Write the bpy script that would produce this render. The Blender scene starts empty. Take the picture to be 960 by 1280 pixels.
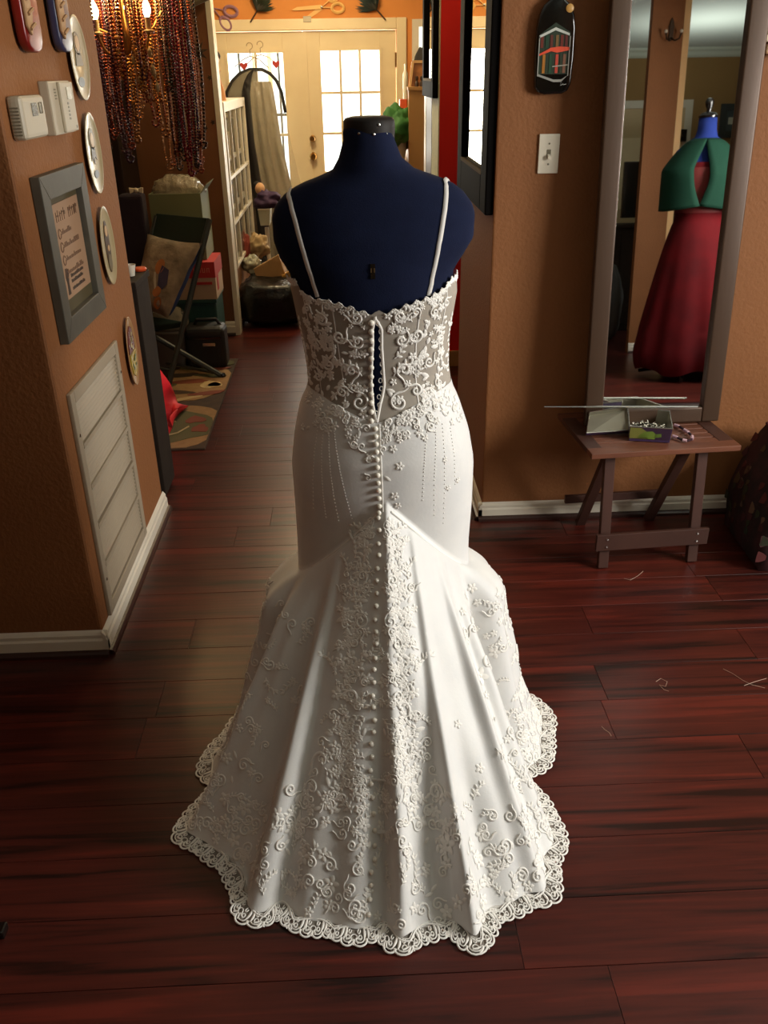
import bpy, bmesh, math, random
import numpy as np
from mathutils import Vector, Matrix
from mathutils.bvhtree import BVHTree
from mathutils.noise import noise as pnoise

random.seed(7)
SC = bpy.context.scene
COL = SC.collection
R = math.radians

# ---------------------------------------------------------------- camera, world, lights, exposure
FPX, PITCH, YAW, ROLL, EYE = 1080.4, R(26.986), R(1.953), R(.948), 1.52
_C = Vector((0, 0, EYE))
_F = Vector((math.sin(YAW)*math.cos(PITCH), math.cos(YAW)*math.cos(PITCH), -math.sin(PITCH)))
_r0 = Vector((math.cos(YAW), -math.sin(YAW), 0)); _u0 = _r0.cross(_F)
_R = _r0*math.cos(ROLL) - _u0*math.sin(ROLL); _U = _R.cross(_F)
cam = bpy.data.cameras.new('camera'); camo = bpy.data.objects.new('camera', cam); COL.objects.link(camo)
cam.sensor_fit = 'VERTICAL'; cam.sensor_height = 24.0; cam.lens = FPX/1280*24.0; cam.clip_start = .02
camo.matrix_world = Matrix(((_R.x, _U.x, -_F.x, 0), (_R.y, _U.y, -_F.y, 0), (_R.z, _U.z, -_F.z, EYE), (0, 0, 0, 1)))
SC.camera = camo
SC.view_settings.view_transform = 'Standard'; SC.view_settings.look = 'None'
SC.view_settings.exposure = 0.2; SC.view_settings.gamma = 1.0; SC.view_settings.use_curve_mapping = False

world = bpy.data.worlds.new('world'); SC.world = world; world.use_nodes = True
bg = world.node_tree.nodes['Background']; bg.inputs[0].default_value = (.92, 1.0, .93, 1); bg.inputs[1].default_value = 2.6

def area(name, loc, target, sx, sy, power, color):
    l = bpy.data.lights.new(name, 'AREA'); l.shape = 'RECTANGLE'; l.size = sx; l.size_y = sy; l.energy = power; l.color = color
    o = bpy.data.objects.new(name, l); COL.objects.link(o); o.location = loc
    o.rotation_euler = (Vector(target)-Vector(loc)).to_track_quat('-Z', 'Y').to_euler()
    return o
def point(name, loc, power, color, rad=.04):
    l = bpy.data.lights.new(name, 'POINT'); l.energy = power; l.color = color; l.shadow_soft_size = rad
    o = bpy.data.objects.new(name, l); COL.objects.link(o); o.location = loc
    return o
# daylight entering by the window in the right-hand side wall, and by the glazed doors of the far room
area('window_daylight', (3.10, .98, 1.58), (.35, 1.3, .60), 1.25, 1.0, 118, (1.0, .97, .92))
area('french_door_daylight', (-.3, 7.66, 1.15), (-.3, 4.0, .9), 1.3, 1.2, 60, (1.0, .96, .84))
point('far_room_ceiling_lamp', (-.25, 6.2, 2.2), 38, (1.0, .74, .42), .12)
point('hall_fill_light', (.02, 4.45, 2.36), 9.5, (1.0, .70, .38), .08)  # unseen fill, added to brighten the red wall and the hall floor
area('rear_ceiling_fill', (2.9, -2.0, 1.75), (2.9, -2.0, 3), .35, .35, 7, (.95, 1.0, .94))  # added without a fixture, aimed up to brighten the mirrored ceiling

def ray(x, y):
    return (_F + _R*((x-480)/FPX) + _U*((640-y)/FPX)).normalized()
def at(x, y, X=None, Y=None, Z=None):
    d = ray(x, y)
    t = X/d.x if X is not None else (Y/d.y if Y is not None else (Z-EYE)/d.z)
    return _C + d*t

# ---------------------------------------------------------------- materials
MATS = {}
def srgb(r, g, b):
    f = lambda c: (c/255/12.92) if c/255 <= .04045 else ((c/255+.055)/1.055)**2.4
    return (f(r), f(g), f(b))
def M(name, col, rough=.6, metal=0, spec=.5, var=None, bump=None, coat=0, alpha=1, emit=None, sheen=0, trans=0, aniso=None, coord='Object', vstretch=(1, 1, 1), sss=0):
    """var=(second colour, scale, detail, contrast); bump=(scale, strength, distance)"""
    if name in MATS: return MATS[name]
    m = bpy.data.materials.new(name); m.use_nodes = True
    nt = m.node_tree; b = nt.nodes['Principled BSDF']; L = nt.links
    b.inputs['Base Color'].default_value = (*col, 1); b.inputs['Roughness'].default_value = rough
    b.inputs['Metallic'].default_value = metal; b.inputs['Specular IOR Level'].default_value = spec
    if coat: b.inputs['Coat Weight'].default_value = coat; b.inputs['Coat Roughness'].default_value = .12
    if sheen: b.inputs['Sheen Weight'].default_value = sheen
    if trans: b.inputs['Transmission Weight'].default_value = trans
    if alpha < 1: b.inputs['Alpha'].default_value = alpha
    if sss: b.inputs['Subsurface Weight'].default_value = sss; b.inputs['Subsurface Radius'].default_value = (.02, .02, .02)
    if emit: b.inputs['Emission Color'].default_value = (*emit[0], 1); b.inputs['Emission Strength'].default_value = emit[1]
    if var or bump:
        tc = nt.nodes.new('ShaderNodeTexCoord'); mp = nt.nodes.new('ShaderNodeMapping'); mp.inputs['Scale'].default_value = vstretch
        L.new(tc.outputs[coord], mp.inputs[0])
    if var:
        n = nt.nodes.new('ShaderNodeTexNoise'); n.inputs['Scale'].default_value = var[1]; n.inputs['Detail'].default_value = var[2] if len(var) > 2 else 3
        L.new(mp.outputs[0], n.inputs['Vector'])
        cr = nt.nodes.new('ShaderNodeValToRGB'); c = var[3] if len(var) > 3 else .2
        cr.color_ramp.elements[0].position = .5-c; cr.color_ramp.elements[1].position = .5+c
        cr.color_ramp.elements[0].color = (*col, 1); cr.color_ramp.elements[1].color = (*var[0], 1)
        L.new(n.outputs['Fac'], cr.inputs[0]); L.new(cr.outputs[0], b.inputs['Base Color'])
    if bump:
        n = nt.nodes.new('ShaderNodeTexNoise'); n.inputs['Scale'].default_value = bump[0]; n.inputs['Detail'].default_value = 3
        L.new(mp.outputs[0], n.inputs['Vector'])
        bp = nt.nodes.new('ShaderNodeBump'); bp.inputs['Strength'].default_value = bump[1]; bp.inputs['Distance'].default_value = bump[2] if len(bump) > 2 else .01
        L.new(n.outputs['Fac'], bp.inputs['Height']); L.new(bp.outputs[0], b.inputs['Normal'])
    MATS[name] = m
    return m
def sheer(name, col, opac, rough=.7):
    """thin see-through cloth or film: part diffuse, part clear"""
    m = bpy.data.materials.new(name); m.use_nodes = True; nt = m.node_tree; L = nt.links
    for n in list(nt.nodes):
        if n.type != 'OUTPUT_MATERIAL': nt.nodes.remove(n)
    out = [n for n in nt.nodes if n.type == 'OUTPUT_MATERIAL'][0]
    p = nt.nodes.new('ShaderNodeBsdfPrincipled'); p.inputs['Base Color'].default_value = (*col, 1); p.inputs['Roughness'].default_value = rough
    t = nt.nodes.new('ShaderNodeBsdfTransparent'); mx = nt.nodes.new('ShaderNodeMixShader'); mx.inputs[0].default_value = opac
    L.new(t.outputs[0], mx.inputs[1]); L.new(p.outputs[0], mx.inputs[2]); L.new(mx.outputs[0], out.inputs[0])
    MATS[name] = m
    return m

# ---------------------------------------------------------------- mesh helpers
ORI = {}
def frame_from(n):
    n = Vector(n).normalized(); a = Vector((0, 0, 1)) if abs(n.z) < .9 else Vector((1, 0, 0))
    u = a.cross(n).normalized(); return u, n.cross(u)
class MB:
    def __init__(s): s.v = []; s.f = []
    def add(s, vs, fs):
        o = len(s.v); s.v += [tuple(p) for p in vs]; s.f += [tuple(i+o for i in f) for f in fs]; return s
    def box(s, a, b):
        (x0, y0, z0), (x1, y1, z1) = a, b
        x0, x1 = min(x0, x1), max(x0, x1); y0, y1 = min(y0, y1), max(y0, y1); z0, z1 = min(z0, z1), max(z0, z1)
        return s.add([(x0, y0, z0), (x1, y0, z0), (x1, y1, z0), (x0, y1, z0), (x0, y0, z1), (x1, y0, z1), (x1, y1, z1), (x0, y1, z1)],
                     [(0, 3, 2, 1), (4, 5, 6, 7), (0, 1, 5, 4), (1, 2, 6, 5), (2, 3, 7, 6), (3, 0, 4, 7)])
    def obox(s, o, u, v, w):   # box from corner o with edge vectors
        o, u, v, w = map(Vector, (o, u, v, w))
        fs = [(0, 3, 2, 1), (4, 5, 6, 7), (0, 1, 5, 4), (1, 2, 6, 5), (2, 3, 7, 6), (3, 0, 4, 7)]
        if u.cross(v).dot(w) < 0: fs = [f[::-1] for f in fs]
        return s.add([o, o+u, o+u+v, o+v, o+w, o+u+w, o+u+v+w, o+v+w], fs)
    def bar(s, a, b, w, h, up=(0, 0, 1)):
        a, b = Vector(a), Vector(b); d = (b-a).normalized(); u = d.cross(Vector(up)).normalized(); v = u.cross(d).normalized()
        return s.obox(a-u*w/2-v*h/2, b-a, u*w, v*h)
    def tube(s, pts, r, n=8, cap=True):
        pts = [Vector(p) for p in pts]; k = len(pts); rr = r if callable(r) else (lambda t: r)
        base = len(s.v); u = None
        for i, p in enumerate(pts):
            d = (pts[min(i+1, k-1)]-pts[max(i-1, 0)])
            d = d.normalized() if d.length > 1e-9 else Vector((0, 0, 1))
            if u is None: u, w = frame_from(d)
            u = (u-d*u.dot(d)).normalized(); w = d.cross(u); q = rr(i/max(1, k-1))
            for j in range(n):
                a = 2*math.pi*j/n; s.v.append(tuple(p+u*math.cos(a)*q+w*math.sin(a)*q))
        for i in range(k-1):
            for j in range(n):
                j2 = (j+1) % n; s.f.append((base+i*n+j, base+i*n+j2, base+(i+1)*n+j2, base+(i+1)*n+j))
        if cap:
            s.f.append(tuple(base+j for j in range(n))[::-1]); s.f.append(tuple(base+(k-1)*n+j for j in range(n)))
        return s
    def lathe(s, prof, c=(0, 0, 0), axis=(0, 0, 1), n=24, sx=1, sy=1, u=None):
        c = Vector(c); ax = Vector(axis).normalized()
        if u is None: u, w = frame_from(ax)
        else: u = Vector(u).normalized(); w = ax.cross(u)
        P = []
        for (r, h) in prof:
            P.append([c+ax*h+u*(r*sx*math.cos(2*math.pi*j/n))+w*(r*sy*math.sin(2*math.pi*j/n)) for j in range(n)])
        return s.grid(P, wrap=True, cap=True)
    def grid(s, P, wrap=False, cap=False):
        base = len(s.v); n = len(P); m = len(P[0])
        for row in P: s.v += [tuple(p) for p in row]
        for i in range(n-1):
            for j in range(m if wrap else m-1):
                j2 = (j+1) % m; s.f.append((base+i*m+j, base+i*m+j2, base+(i+1)*m+j2, base+(i+1)*m+j))
        if cap:
            s.f.append(tuple(base+j for j in range(m))[::-1]); s.f.append(tuple(base+(n-1)*m+j for j in range(m)))
        return s
    def prism(s, poly, o, u, v, w):   # polygon in (u,v), extruded by vector w
        o, u, v, w = map(Vector, (o, u, v, w)); k = len(poly)
        A = [o+u*a+v*b for a, b in poly]; B = [p+w for p in A]
        area2 = sum(poly[i][0]*poly[(i+1) % k][1]-poly[(i+1) % k][0]*poly[i][1] for i in range(k))
        fl = (u.cross(v).dot(w) > 0) == (area2 > 0)
        f0 = tuple(range(k)); f1 = tuple(range(k, 2*k))
        fs = [f0[::-1] if fl else f0, f1 if fl else f1[::-1]]
        for i in range(k):
            q = (i, (i+1) % k, k+(i+1) % k, k+i); fs.append(q if fl else q[::-1])
        return s.add(A+B, fs)
    def ell(s, c, rad, nu=16, nv=10, rot=None):
        c = Vector(c); P = []
        for i in range(1, nv):
            a = math.pi*i/nv; row = []
            for j in range(nu):
                b = 2*math.pi*j/nu; q = Vector((rad[0]*math.sin(a)*math.cos(b), rad[1]*math.sin(a)*math.sin(b), -rad[2]*math.cos(a)))
                row.append(c+(rot @ q if rot else q))
            P.append(row)
        base = len(s.v); s.grid(P, wrap=True)
        lo = len(s.v); q = Vector((0, 0, -rad[2])); s.v.append(tuple(c+(rot @ q if rot else q))); q = Vector((0, 0, rad[2])); s.v.append(tuple(c+(rot @ q if rot else q)))
        for j in range(nu):
            j2 = (j+1) % nu
            s.f.append((lo, base+j2, base+j)); t = base+(nv-2)*nu; s.f.append((lo+1, t+j, t+j2))
        return s
    def mesh(s, name, mat, off=(0, 0, 0), smooth=False, bevel=0, seg=2):
        me = bpy.data.meshes.new(name); ox, oy, oz = off
        me.from_pydata([(x-ox, y-oy, z-oz) for x, y, z in s.v], [], s.f)
        if bevel:
            bm = bmesh.new(); bm.from_mesh(me)
            ed = [e for e in bm.edges if len(e.link_faces) == 2 and e.calc_face_angle(0) > .5]
            bmesh.ops.bevel(bm, geom=ed, offset=bevel, segments=seg, affect='EDGES', profile=.6)
            bm.to_mesh(me); bm.free()
        if mat: me.materials.append(mat)
        if smooth:
            me.polygons.foreach_set('use_smooth', [True]*len(me.polygons))
            if smooth != 'all': me.set_sharp_from_angle(angle=R(40))
        me.update()
        return me
    def build(s, name, mat, parent=None, smooth=False, bevel=0, seg=2, label=None, cat=None, group=None, kind=None):
        if parent is not None: off = ORI[parent.name]
        else:
            a = np.array(s.v); lo, hi = a.min(0), a.max(0); off = (float((lo[0]+hi[0])/2), float((lo[1]+hi[1])/2), float(lo[2]))
        o = bpy.data.objects.new(name, s.mesh(name, mat, off, smooth, bevel, seg)); COL.objects.link(o)
        if parent is not None: o.parent = parent
        else: o.location = off
        ORI[o.name] = off
        tag(o, label, cat, group, kind)
        return o
def tag(o, label=None, cat=None, group=None, kind=None):
    if label: o['label'] = label
    if cat: o['category'] = cat
    if group: o['group'] = group
    if kind: o['kind'] = kind
    return o
def thing(name, loc, label, cat, group=None, kind=None):
    o = bpy.data.objects.new(name, None); COL.objects.link(o); o.location = loc; o.empty_display_size = .05
    ORI[o.name] = tuple(loc); return tag(o, label, cat, group, kind)
def dupe_part(o, off, parent):   # another copy of a part, sharing its mesh, shifted by off
    c = o.copy(); COL.objects.link(c); c.parent = parent; c.location = Vector(o.location)+Vector(off); return c
def bx(a, b): return MB().box(a, b)
def ngon(n, r, ph=0, sx=1, sy=1): return [(r*sx*math.cos(ph+2*math.pi*i/n), r*sy*math.sin(ph+2*math.pi*i/n)) for i in range(n)]
def lerp(a, b, t): return a+(b-a)*t
def sstep(a, b, x):
    t = min(1, max(0, (x-a)/(b-a))); return t*t*(3-2*t)
# ---------------------------------------------------------------- materials of the room
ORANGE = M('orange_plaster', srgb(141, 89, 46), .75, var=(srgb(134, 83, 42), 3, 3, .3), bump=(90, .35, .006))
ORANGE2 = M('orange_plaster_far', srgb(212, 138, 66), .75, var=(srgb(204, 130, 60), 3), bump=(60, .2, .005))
WHITE = M('white_trim_paint', srgb(224, 216, 198), .45, var=(srgb(214, 205, 186), 6), bump=(25, .08, .002))
SHOE = M('dark_stained_moulding', srgb(52, 27, 20), .35, bump=(30, .1, .002))
CEIL = M('ceiling_paint', srgb(214, 222, 212), .8, bump=(50, .3, .004))
RED = M('red_wall_paint', srgb(228, 32, 24), .6, bump=(70, .15, .003))
TANW = M('rear_room_wall_paint', srgb(150, 116, 66), .75, bump=(60, .2, .004))
SAGE = M('sage_plaster', srgb(196, 198, 168), .8, var=(srgb(178, 182, 150), 30, 4, .2), bump=(90, .5, .006))
BLACK = M('black_lacquer', srgb(16, 14, 13), .22, coat=.5)
BRASS = M('antique_brass', srgb(150, 112, 62), .3, metal=1)
CHROME = M('bright_metal', srgb(205, 205, 200), .22, metal=1)
def plank_material():
    m = bpy.data.materials.new('cherry_plank'); m.use_nodes = True; nt = m.node_tree; L = nt.links; b = nt.nodes['Principled BSDF']
    tc = nt.nodes.new('ShaderNodeTexCoord'); oi = nt.nodes.new('ShaderNodeObjectInfo')
    geo = nt.nodes.new('ShaderNodeNewGeometry')
    ad = nt.nodes.new('ShaderNodeVectorMath'); ad.operation = 'MULTIPLY_ADD'; ad.inputs[1].default_value = (37, 19, 5)
    cb = nt.nodes.new('ShaderNodeCombineXYZ')
    for i in range(3): L.new(oi.outputs['Random'], cb.inputs[i])
    L.new(cb.outputs[0], ad.inputs[0]); L.new(geo.outputs['Position'], ad.inputs[2])
    mp = nt.nodes.new('ShaderNodeMapping'); mp.inputs['Scale'].default_value = (.9, 17, 1); L.new(ad.outputs[0], mp.inputs[0])
    n1 = nt.nodes.new('ShaderNodeTexNoise'); n1.inputs['Scale'].default_value = 1.5; n1.inputs['Detail'].default_value = 5; n1.inputs['Distortion'].default_value = .9; L.new(mp.outputs[0], n1.inputs['Vector'])
    mp2 = nt.nodes.new('ShaderNodeMapping'); mp2.inputs['Scale'].default_value = (6, 140, 1); L.new(ad.outputs[0], mp2.inputs[0])
    n2 = nt.nodes.new('ShaderNodeTexNoise'); n2.inputs['Scale'].default_value = 1.0; n2.inputs['Detail'].default_value = 3; L.new(mp2.outputs[0], n2.inputs['Vector'])
    mx = nt.nodes.new('ShaderNodeMath'); mx.operation = 'MULTIPLY_ADD'; mx.inputs[1].default_value = .22; L.new(n2.outputs['Fac'], mx.inputs[0]); L.new(n1.outputs['Fac'], mx.inputs[2])
    rn = nt.nodes.new('ShaderNodeMath'); rn.operation = 'MULTIPLY_ADD'; rn.inputs[1].default_value = .07; L.new(oi.outputs['Random'], rn.inputs[0]); L.new(mx.outputs[0], rn.inputs[2])
    cr = nt.nodes.new('ShaderNodeValToRGB'); e = cr.color_ramp.elements
    e[0].position = .47; e[0].color = (*srgb(33, 15, 12), 1); e[1].position = .82; e[1].color = (*srgb(94, 35, 26), 1)
    k = e.new(.56); k.color = (*srgb(62, 24, 19), 1); k = e.new(.70); k.color = (*srgb(75, 29, 22), 1)
    L.new(rn.outputs[0], cr.inputs[0]); L.new(cr.outputs[0], b.inputs['Base Color'])
    b.inputs['Roughness'].default_value = .30; b.inputs['Specular IOR Level'].default_value = .4
    bp = nt.nodes.new('ShaderNodeBump'); bp.inputs['Strength'].default_value = .08; bp.inputs['Distance'].default_value = .003; L.new(n2.outputs['Fac'], bp.inputs['Height']); L.new(bp.outputs[0], b.inputs['Normal'])
    return m
PLANK = plank_material()

# ---------------------------------------------------------------- floor: a bed with real planks where they can be told apart
X0, X1, Y0, Y1, HC = -2.7, 4.2, -3.4, 7.45, 2.47
GROUT = M('plank_joint', srgb(30, 13, 9), .6)
floor = bx((X0, Y0, -.12), (X1, Y1, -.004)).build('floor', GROUT, label='dark cherry plank floor', kind='structure')
PW, PY = .1535, 1.056
joints = {}
for jx, jy in ((650, 1182), (772, 1248), (903, 750), (768, 917), (946, 957)):
    p = at(jx, jy, Z=0); joints[math.floor((p.y-PY)/PW)] = p.x
pmesh = {}
def plank(x0, x1, row):
    a = max(x0, X0); b = min(x1, X1)
    if b-a < .05: return
    key = round(b-a, 3)
    if key not in pmesh:
        pmesh[key] = bx((0, .0006, -.02), (b-a-.0010, PW-.0006, 0)).mesh('plank', PLANK, bevel=.0006, seg=1)
    o = bpy.data.objects.new('plank', pmesh[key]); COL.objects.link(o); o.parent = floor
    l = ORI[floor.name]; o.location = (a-l[0], PY+row*PW-l[1], -l[2])
PLEN = 1.215
for row in range(-3, 27):
    y = PY+row*PW
    xa, xb = -.55-.42*max(y, .9), .55+.40*max(y, .9)
    if y > 2.95: xb = .62
    if y > 3.1: xa = -.9-.17*(y-3)
    j = joints.get(row, random.uniform(-.6, .6)); x = j
    while x > xa: x -= PLEN
    while x < xb: plank(x, x+PLEN, row); x += PLEN
# the floor beyond and around the planks that can be told apart
rest = MB(); yb = PY+27*PW; ya = PY-3*PW
rest.box((X0, yb, -.02), (X1, Y1, -.0015)); rest.box((X0, Y0, -.02), (X1, ya, -.0015))
rest.box((2.2, ya, -.02), (X1, 2.95, -.0015))
fr = rest.build('plank_field', PLANK, floor, kind='stuff')

# ---------------------------------------------------------------- walls
WLX, WLY0, WLY1 = -.757, 2.13, 3.06
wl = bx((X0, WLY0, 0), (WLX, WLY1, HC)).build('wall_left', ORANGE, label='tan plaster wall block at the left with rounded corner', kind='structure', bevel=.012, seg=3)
def baseboard(name, a, b, inward, label, h=.078):
    """moulded skirting from a to b standing out along inward, with a dark shoe strip"""
    a, b, n = Vector((*a, 0)), Vector((*b, 0)), Vector((*inward, 0)); d = b-a
    prof = [(0, 0), (.014, 0), (.014, h*.62), (.010, h*.70), (.010, h*.84), (.005, h*.93), (0, h)]
    o = MB().prism(prof, a, n, (0, 0, 1), d).build(name, WHITE, label=label, kind='structure')
    sh = [(.014, 0), (.030, 0), (.028, .009), (.022, .015), (.014, .017)]
    MB().prism(sh, a-n*0, n, (0, 0, 1), d).build('shoe_moulding', SHOE, o)
    return o
baseboard('baseboard_left', (X0, WLY0), (WLX+.014, WLY0), (0, -1), 'white skirting along the front of the left wall')
baseboard('baseboard_left_side', (WLX, WLY0-.014), (WLX, WLY1+.01), (1, 0), 'white skirting under the air grille')
WRY, WRX = 2.905, .469
wr = MB(); wr.prism([(WRX, WRY), (X1, WRY), (X1, WRY+.12), (WRX+.12, WRY+.12), (WRX+.12, 3.66), (WRX, 3.72)], (0, 0, 0), (1, 0, 0), (0, 1, 0), (0, 0, HC))
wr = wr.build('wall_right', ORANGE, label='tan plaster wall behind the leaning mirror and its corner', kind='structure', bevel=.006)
baseboard('baseboard_right', (WRX-.014, WRY), (X1, WRY), (0, -1), 'white skirting behind the folding table', .068)
baseboard('baseboard_right_side', (WRX, WRY-.014), (WRX, 3.72), (-1, 0), 'white skirting round the wall corner', .068)
# red wall and its plaster side
RX = .4825
bx((RX, 4.83, 0), (1.6, 5.20, HC)).build('wall_red', RED, label='bright red wall end seen past the gown', kind='structure')
bx((RX-.006, 4.832, 0), (RX-.0005, 5.20, HC)).build('wall_red_side', SAGE, label='pale sage plaster side of the red wall', kind='structure')
bx((RX-.008, 5.20, 0), (RX+.30, 5.54, HC)).build('trim_1', M('dark_brown_trim', srgb(74, 50, 30), .5), label='dark brown trim beside the sage plaster', kind='structure')
bx((RX-.01, 5.54, 0), (RX+.30, 5.66, HC)).build('trim_2', WHITE, label='thin white door casing edge', kind='structure')
bx((RX-.015, 4.815, 0), (1.6, 4.83, .086)).build('baseboard_red', M('oak_skirting', srgb(176, 134, 84), .5), label='light wooden skirting under the red wall', kind='structure')
# middle stub wall with white end casing
WMY = 5.61
bx((X0, WMY, 0), (-.757, WMY+.10, HC)).build('wall_middle', M('brown_orange_plaster', srgb(120, 76, 44), .75, bump=(60, .25, .005)), label='brown orange stub wall hung with metal stars', kind='structure')
bx((-.757, WMY-.012, 0), (-.728, WMY+.112, HC)).build('trim_3', WHITE, label='white casing on the end of the stub wall', kind='structure')
baseboard('baseboard_middle', (X0, WMY), (-.757, WMY), (0, -1), 'white skirting below the stub wall', .09)
# outer shell
WBY = 7.40
bd = MB(); cx0, cx1, ctop = -1.02, .405, 1.805     # opening of the french doors
bd.box((X0, WBY, 0), (cx0, WBY+.14, HC)); bd.box((cx1, WBY, 0), (X1, WBY+.14, HC)); bd.box((cx0, WBY, ctop), (cx1, WBY+.14, HC))
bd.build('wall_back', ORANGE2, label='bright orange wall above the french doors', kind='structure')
bx((X0-.12, Y0, 0), (X0, Y1+.1, HC)).build('wall_side_left', ORANGE, label='far left side wall', kind='structure')
XW = 2.95; wy0, wy1, wz0, wz1 = .30, 1.66, 1.02, 2.14     # bay with the window stands nearer than the rest of the side wall
ws = MB(); ws.box((XW, -.3, 0), (XW+.12, wy0, HC)); ws.box((XW, wy1, 0), (XW+.12, WRY, HC)); ws.box((XW, wy0, 0), (XW+.12, wy1, wz0)); ws.box((XW, wy0, wz1), (XW+.12, wy1, HC))
ws.build('wall_side_right', ORANGE, label='side wall with the window', kind='structure')
bx((X1, Y0, 0), (X1+.12, Y1+.1, HC)).build('wall_far_right', TANW, label='far right side wall', kind='structure'); bx((XW+.12, -.3, 0), (X1, -.18, HC)).build('wall_return', TANW, label='short wall joining the window bay', kind='structure')
bx((X0, Y0-.12, 0), (X1, Y0, HC)).build('wall_rear', TANW, label='brown wall at the rear, seen in the mirror', kind='structure')
bx((X0-.12, Y0-.12, HC), (X1+.12, Y1+.2, HC+.1)).build('ceiling', CEIL, label='pale ceiling seen in the mirror', kind='structure')
# crown moulding on the rear wall
MB().prism([(0, HC), (.075, HC), (.070, HC-.018), (.045, HC-.035), (.030, HC-.06), (.012, HC-.075), (0, HC-.078)], (X0, Y0, 0), (0, 1, 0), (0, 0, 1), (X1-X0, 0, 0)).build('trim_4', M('crown_paint', srgb(206, 214, 196), .5), label='white crown moulding reflected in the mirror', kind='structure')
# window of the side wall
GLASS = sheer('window_glass', (.9, .95, .95), .06, .05)
w1 = MB(); wm = (wy0+wy1)/2
for a, b in (((XW-.02, wy0-.07, wz0-.07), (XW+.02, wy0, wz1+.07)), ((XW-.02, wy1, wz0-.07), (XW+.02, wy1+.07, wz1+.07)), ((XW-.02, wy0, wz1), (XW+.02, wy1, wz1+.07)), ((XW-.04, wy0, wz0-.07), (XW+.02, wy1, wz0)), ((XW+.03, wm-.03, wz0), (XW+.07, wm+.03, wz1))): w1.box(a, b)
w1 = w1.build('window_1', WHITE, label='white framed window in the side wall', kind='structure')
bx((XW+.045, wy0, wz0), (XW+.05, wm-.03, wz1)).build('pane', GLASS, w1); bx((XW+.045, wm+.03, wz0), (XW+.05, wy1, wz1)).build('pane', GLASS, w1)

# ---------------------------------------------------------------- french doors
DOORP = M('cream_door_paint', srgb(232, 214, 176), .5, var=(srgb(224, 204, 164), 4))
cs = MB(); cw = .075
for a, b in (((cx0-cw, WBY-.02, 0), (cx0, WBY+.02, ctop+cw)), ((cx1, WBY-.02, 0), (cx1+cw, WBY+.02, ctop+cw)), ((cx0, WBY-.02, ctop), (cx1, WBY+.02, ctop+cw))): cs.box(a, b)
cs.build('trim_5', DOORP, label='cream casing round the french doors', kind='structure', bevel=.006)
def french_door(name, x0, x1, gx0, gx1, gz0, gz1, nx, nz, label):
    y0, y1 = WBY+.02, WBY+.065
    d = thing(name, ((x0+x1)/2, y0, 0), label, None, kind='structure')
    for a, b, nm in (((x0, y0, 0), (gx0, y1, ctop-.005), 'stile'), ((gx1, y0, 0), (x1, y1, ctop-.005), 'stile'), ((gx0, y0, gz1), (gx1, y1, ctop-.005), 'top_rail'), ((gx0, y0, 0), (gx1, y1, gz0), 'bottom_rail')):
        bx(a, b).build(nm, DOORP, d, bevel=.003)
    lip = MB()
    for a, b in (((gx0-.02, y0-.008, gz0-.02), (gx0, y0, gz1+.02)), ((gx1, y0-.008, gz0-.02), (gx1+.02, y0, gz1+.02)), ((gx0, y0-.008, gz1), (gx1, y0, gz1+.02)), ((gx0, y0-.008, gz0-.02), (gx1, y0, gz0))): lip.box(a, b)
    lip.build('glazing_bead', DOORP, d)
    w, h = (gx1-gx0)/nx, (gz1-gz0)/nz
    for i in range(1, nx): bx((gx0+i*w-.009, y0+.002, gz0), (gx0+i*w+.009, y0+.03, gz1)).build('muntin', DOORP, d)
    for k in range(1, nz): bx((gx0, y0+.003, gz0+k*h-.009), (gx1, y0+.029, gz0+k*h+.009)).build('muntin', DOORP, d)
    for i in range(nx):
        for k in range(nz): bx((gx0+i*w+.009, y0+.014, gz0+k*h+.009), (gx0+(i+1)*w-.009, y0+.018, gz0+(k+1)*h-.009)).build('pane', GLASS, d)
    return d
dm = -.30
d2 = french_door('door_2', dm+.002, cx1-.004, -.172, .274, .52, 1.668, 3, 4, 'cream french door with a bright nine pane light and brass locks')
d1 = french_door('door_1', cx0+.004, dm-.002, -.872, -.455, .52, 1.66, 2, 2, 'cream french door behind the hanging garment bag')
for px_, py_, r_ in ((392, 195, .028), (391, 173, .024)):
    p = at(px_, py_, Y=WBY+.02)
    MB().lathe([(r_*1.05, 0), (r_*1.05, .008), (r_*.5, .012), (r_*.5, .03), (r_*.95, .04), (r_, .055), (r_*.7, .066)], p, (0, -1, 0), 16).build('door_knob' if py_ == 195 else 'deadbolt', BRASS, d2, smooth=True)
for zz in (1.6, .95): bx((cx1-.012, WBY+.004, zz-.05), (cx1+.004, WBY+.022, zz+.05)).build('hinge', BRASS, d2)
bx((dm-.006, WBY+.008, 0), (dm+.028, WBY+.02, ctop-.01)).build('astragal', DOORP, d1)
# black iron bars of the storm door outside
iron = M('black_iron', srgb(22, 26, 22), .5)
st = thing('storm_door', (-.66, WBY+.14, 0), 'storm door with thin black bars outside the left french door', 'door')
for x_ in (-.80, -.50, -.40): bx((x_-.008, WBY+.12, .05), (x_+.008, WBY+.13, ctop-.02)).build('bar', iron, st)
for a_, b_ in ((-.70, -.682), (-.585, -.552)): bx((a_, WBY+.118, .05), (b_, WBY+.13, ctop-.02)).build('stile', DOORP, st)
bx((-.89, WBY+.12, 1.22), (-.40, WBY+.13, 1.24)).build('bar', iron, st)
# ---------------------------------------------------------------- things hung on the left wall (its face looks along +X)
LX = WLX
def Lp(y, z, out=0): return Vector((LX+out, y, z))
UY, UZ, UX = Vector((0, 1, 0)), Vector((0, 0, 1)), Vector((1, 0, 0))
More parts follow.
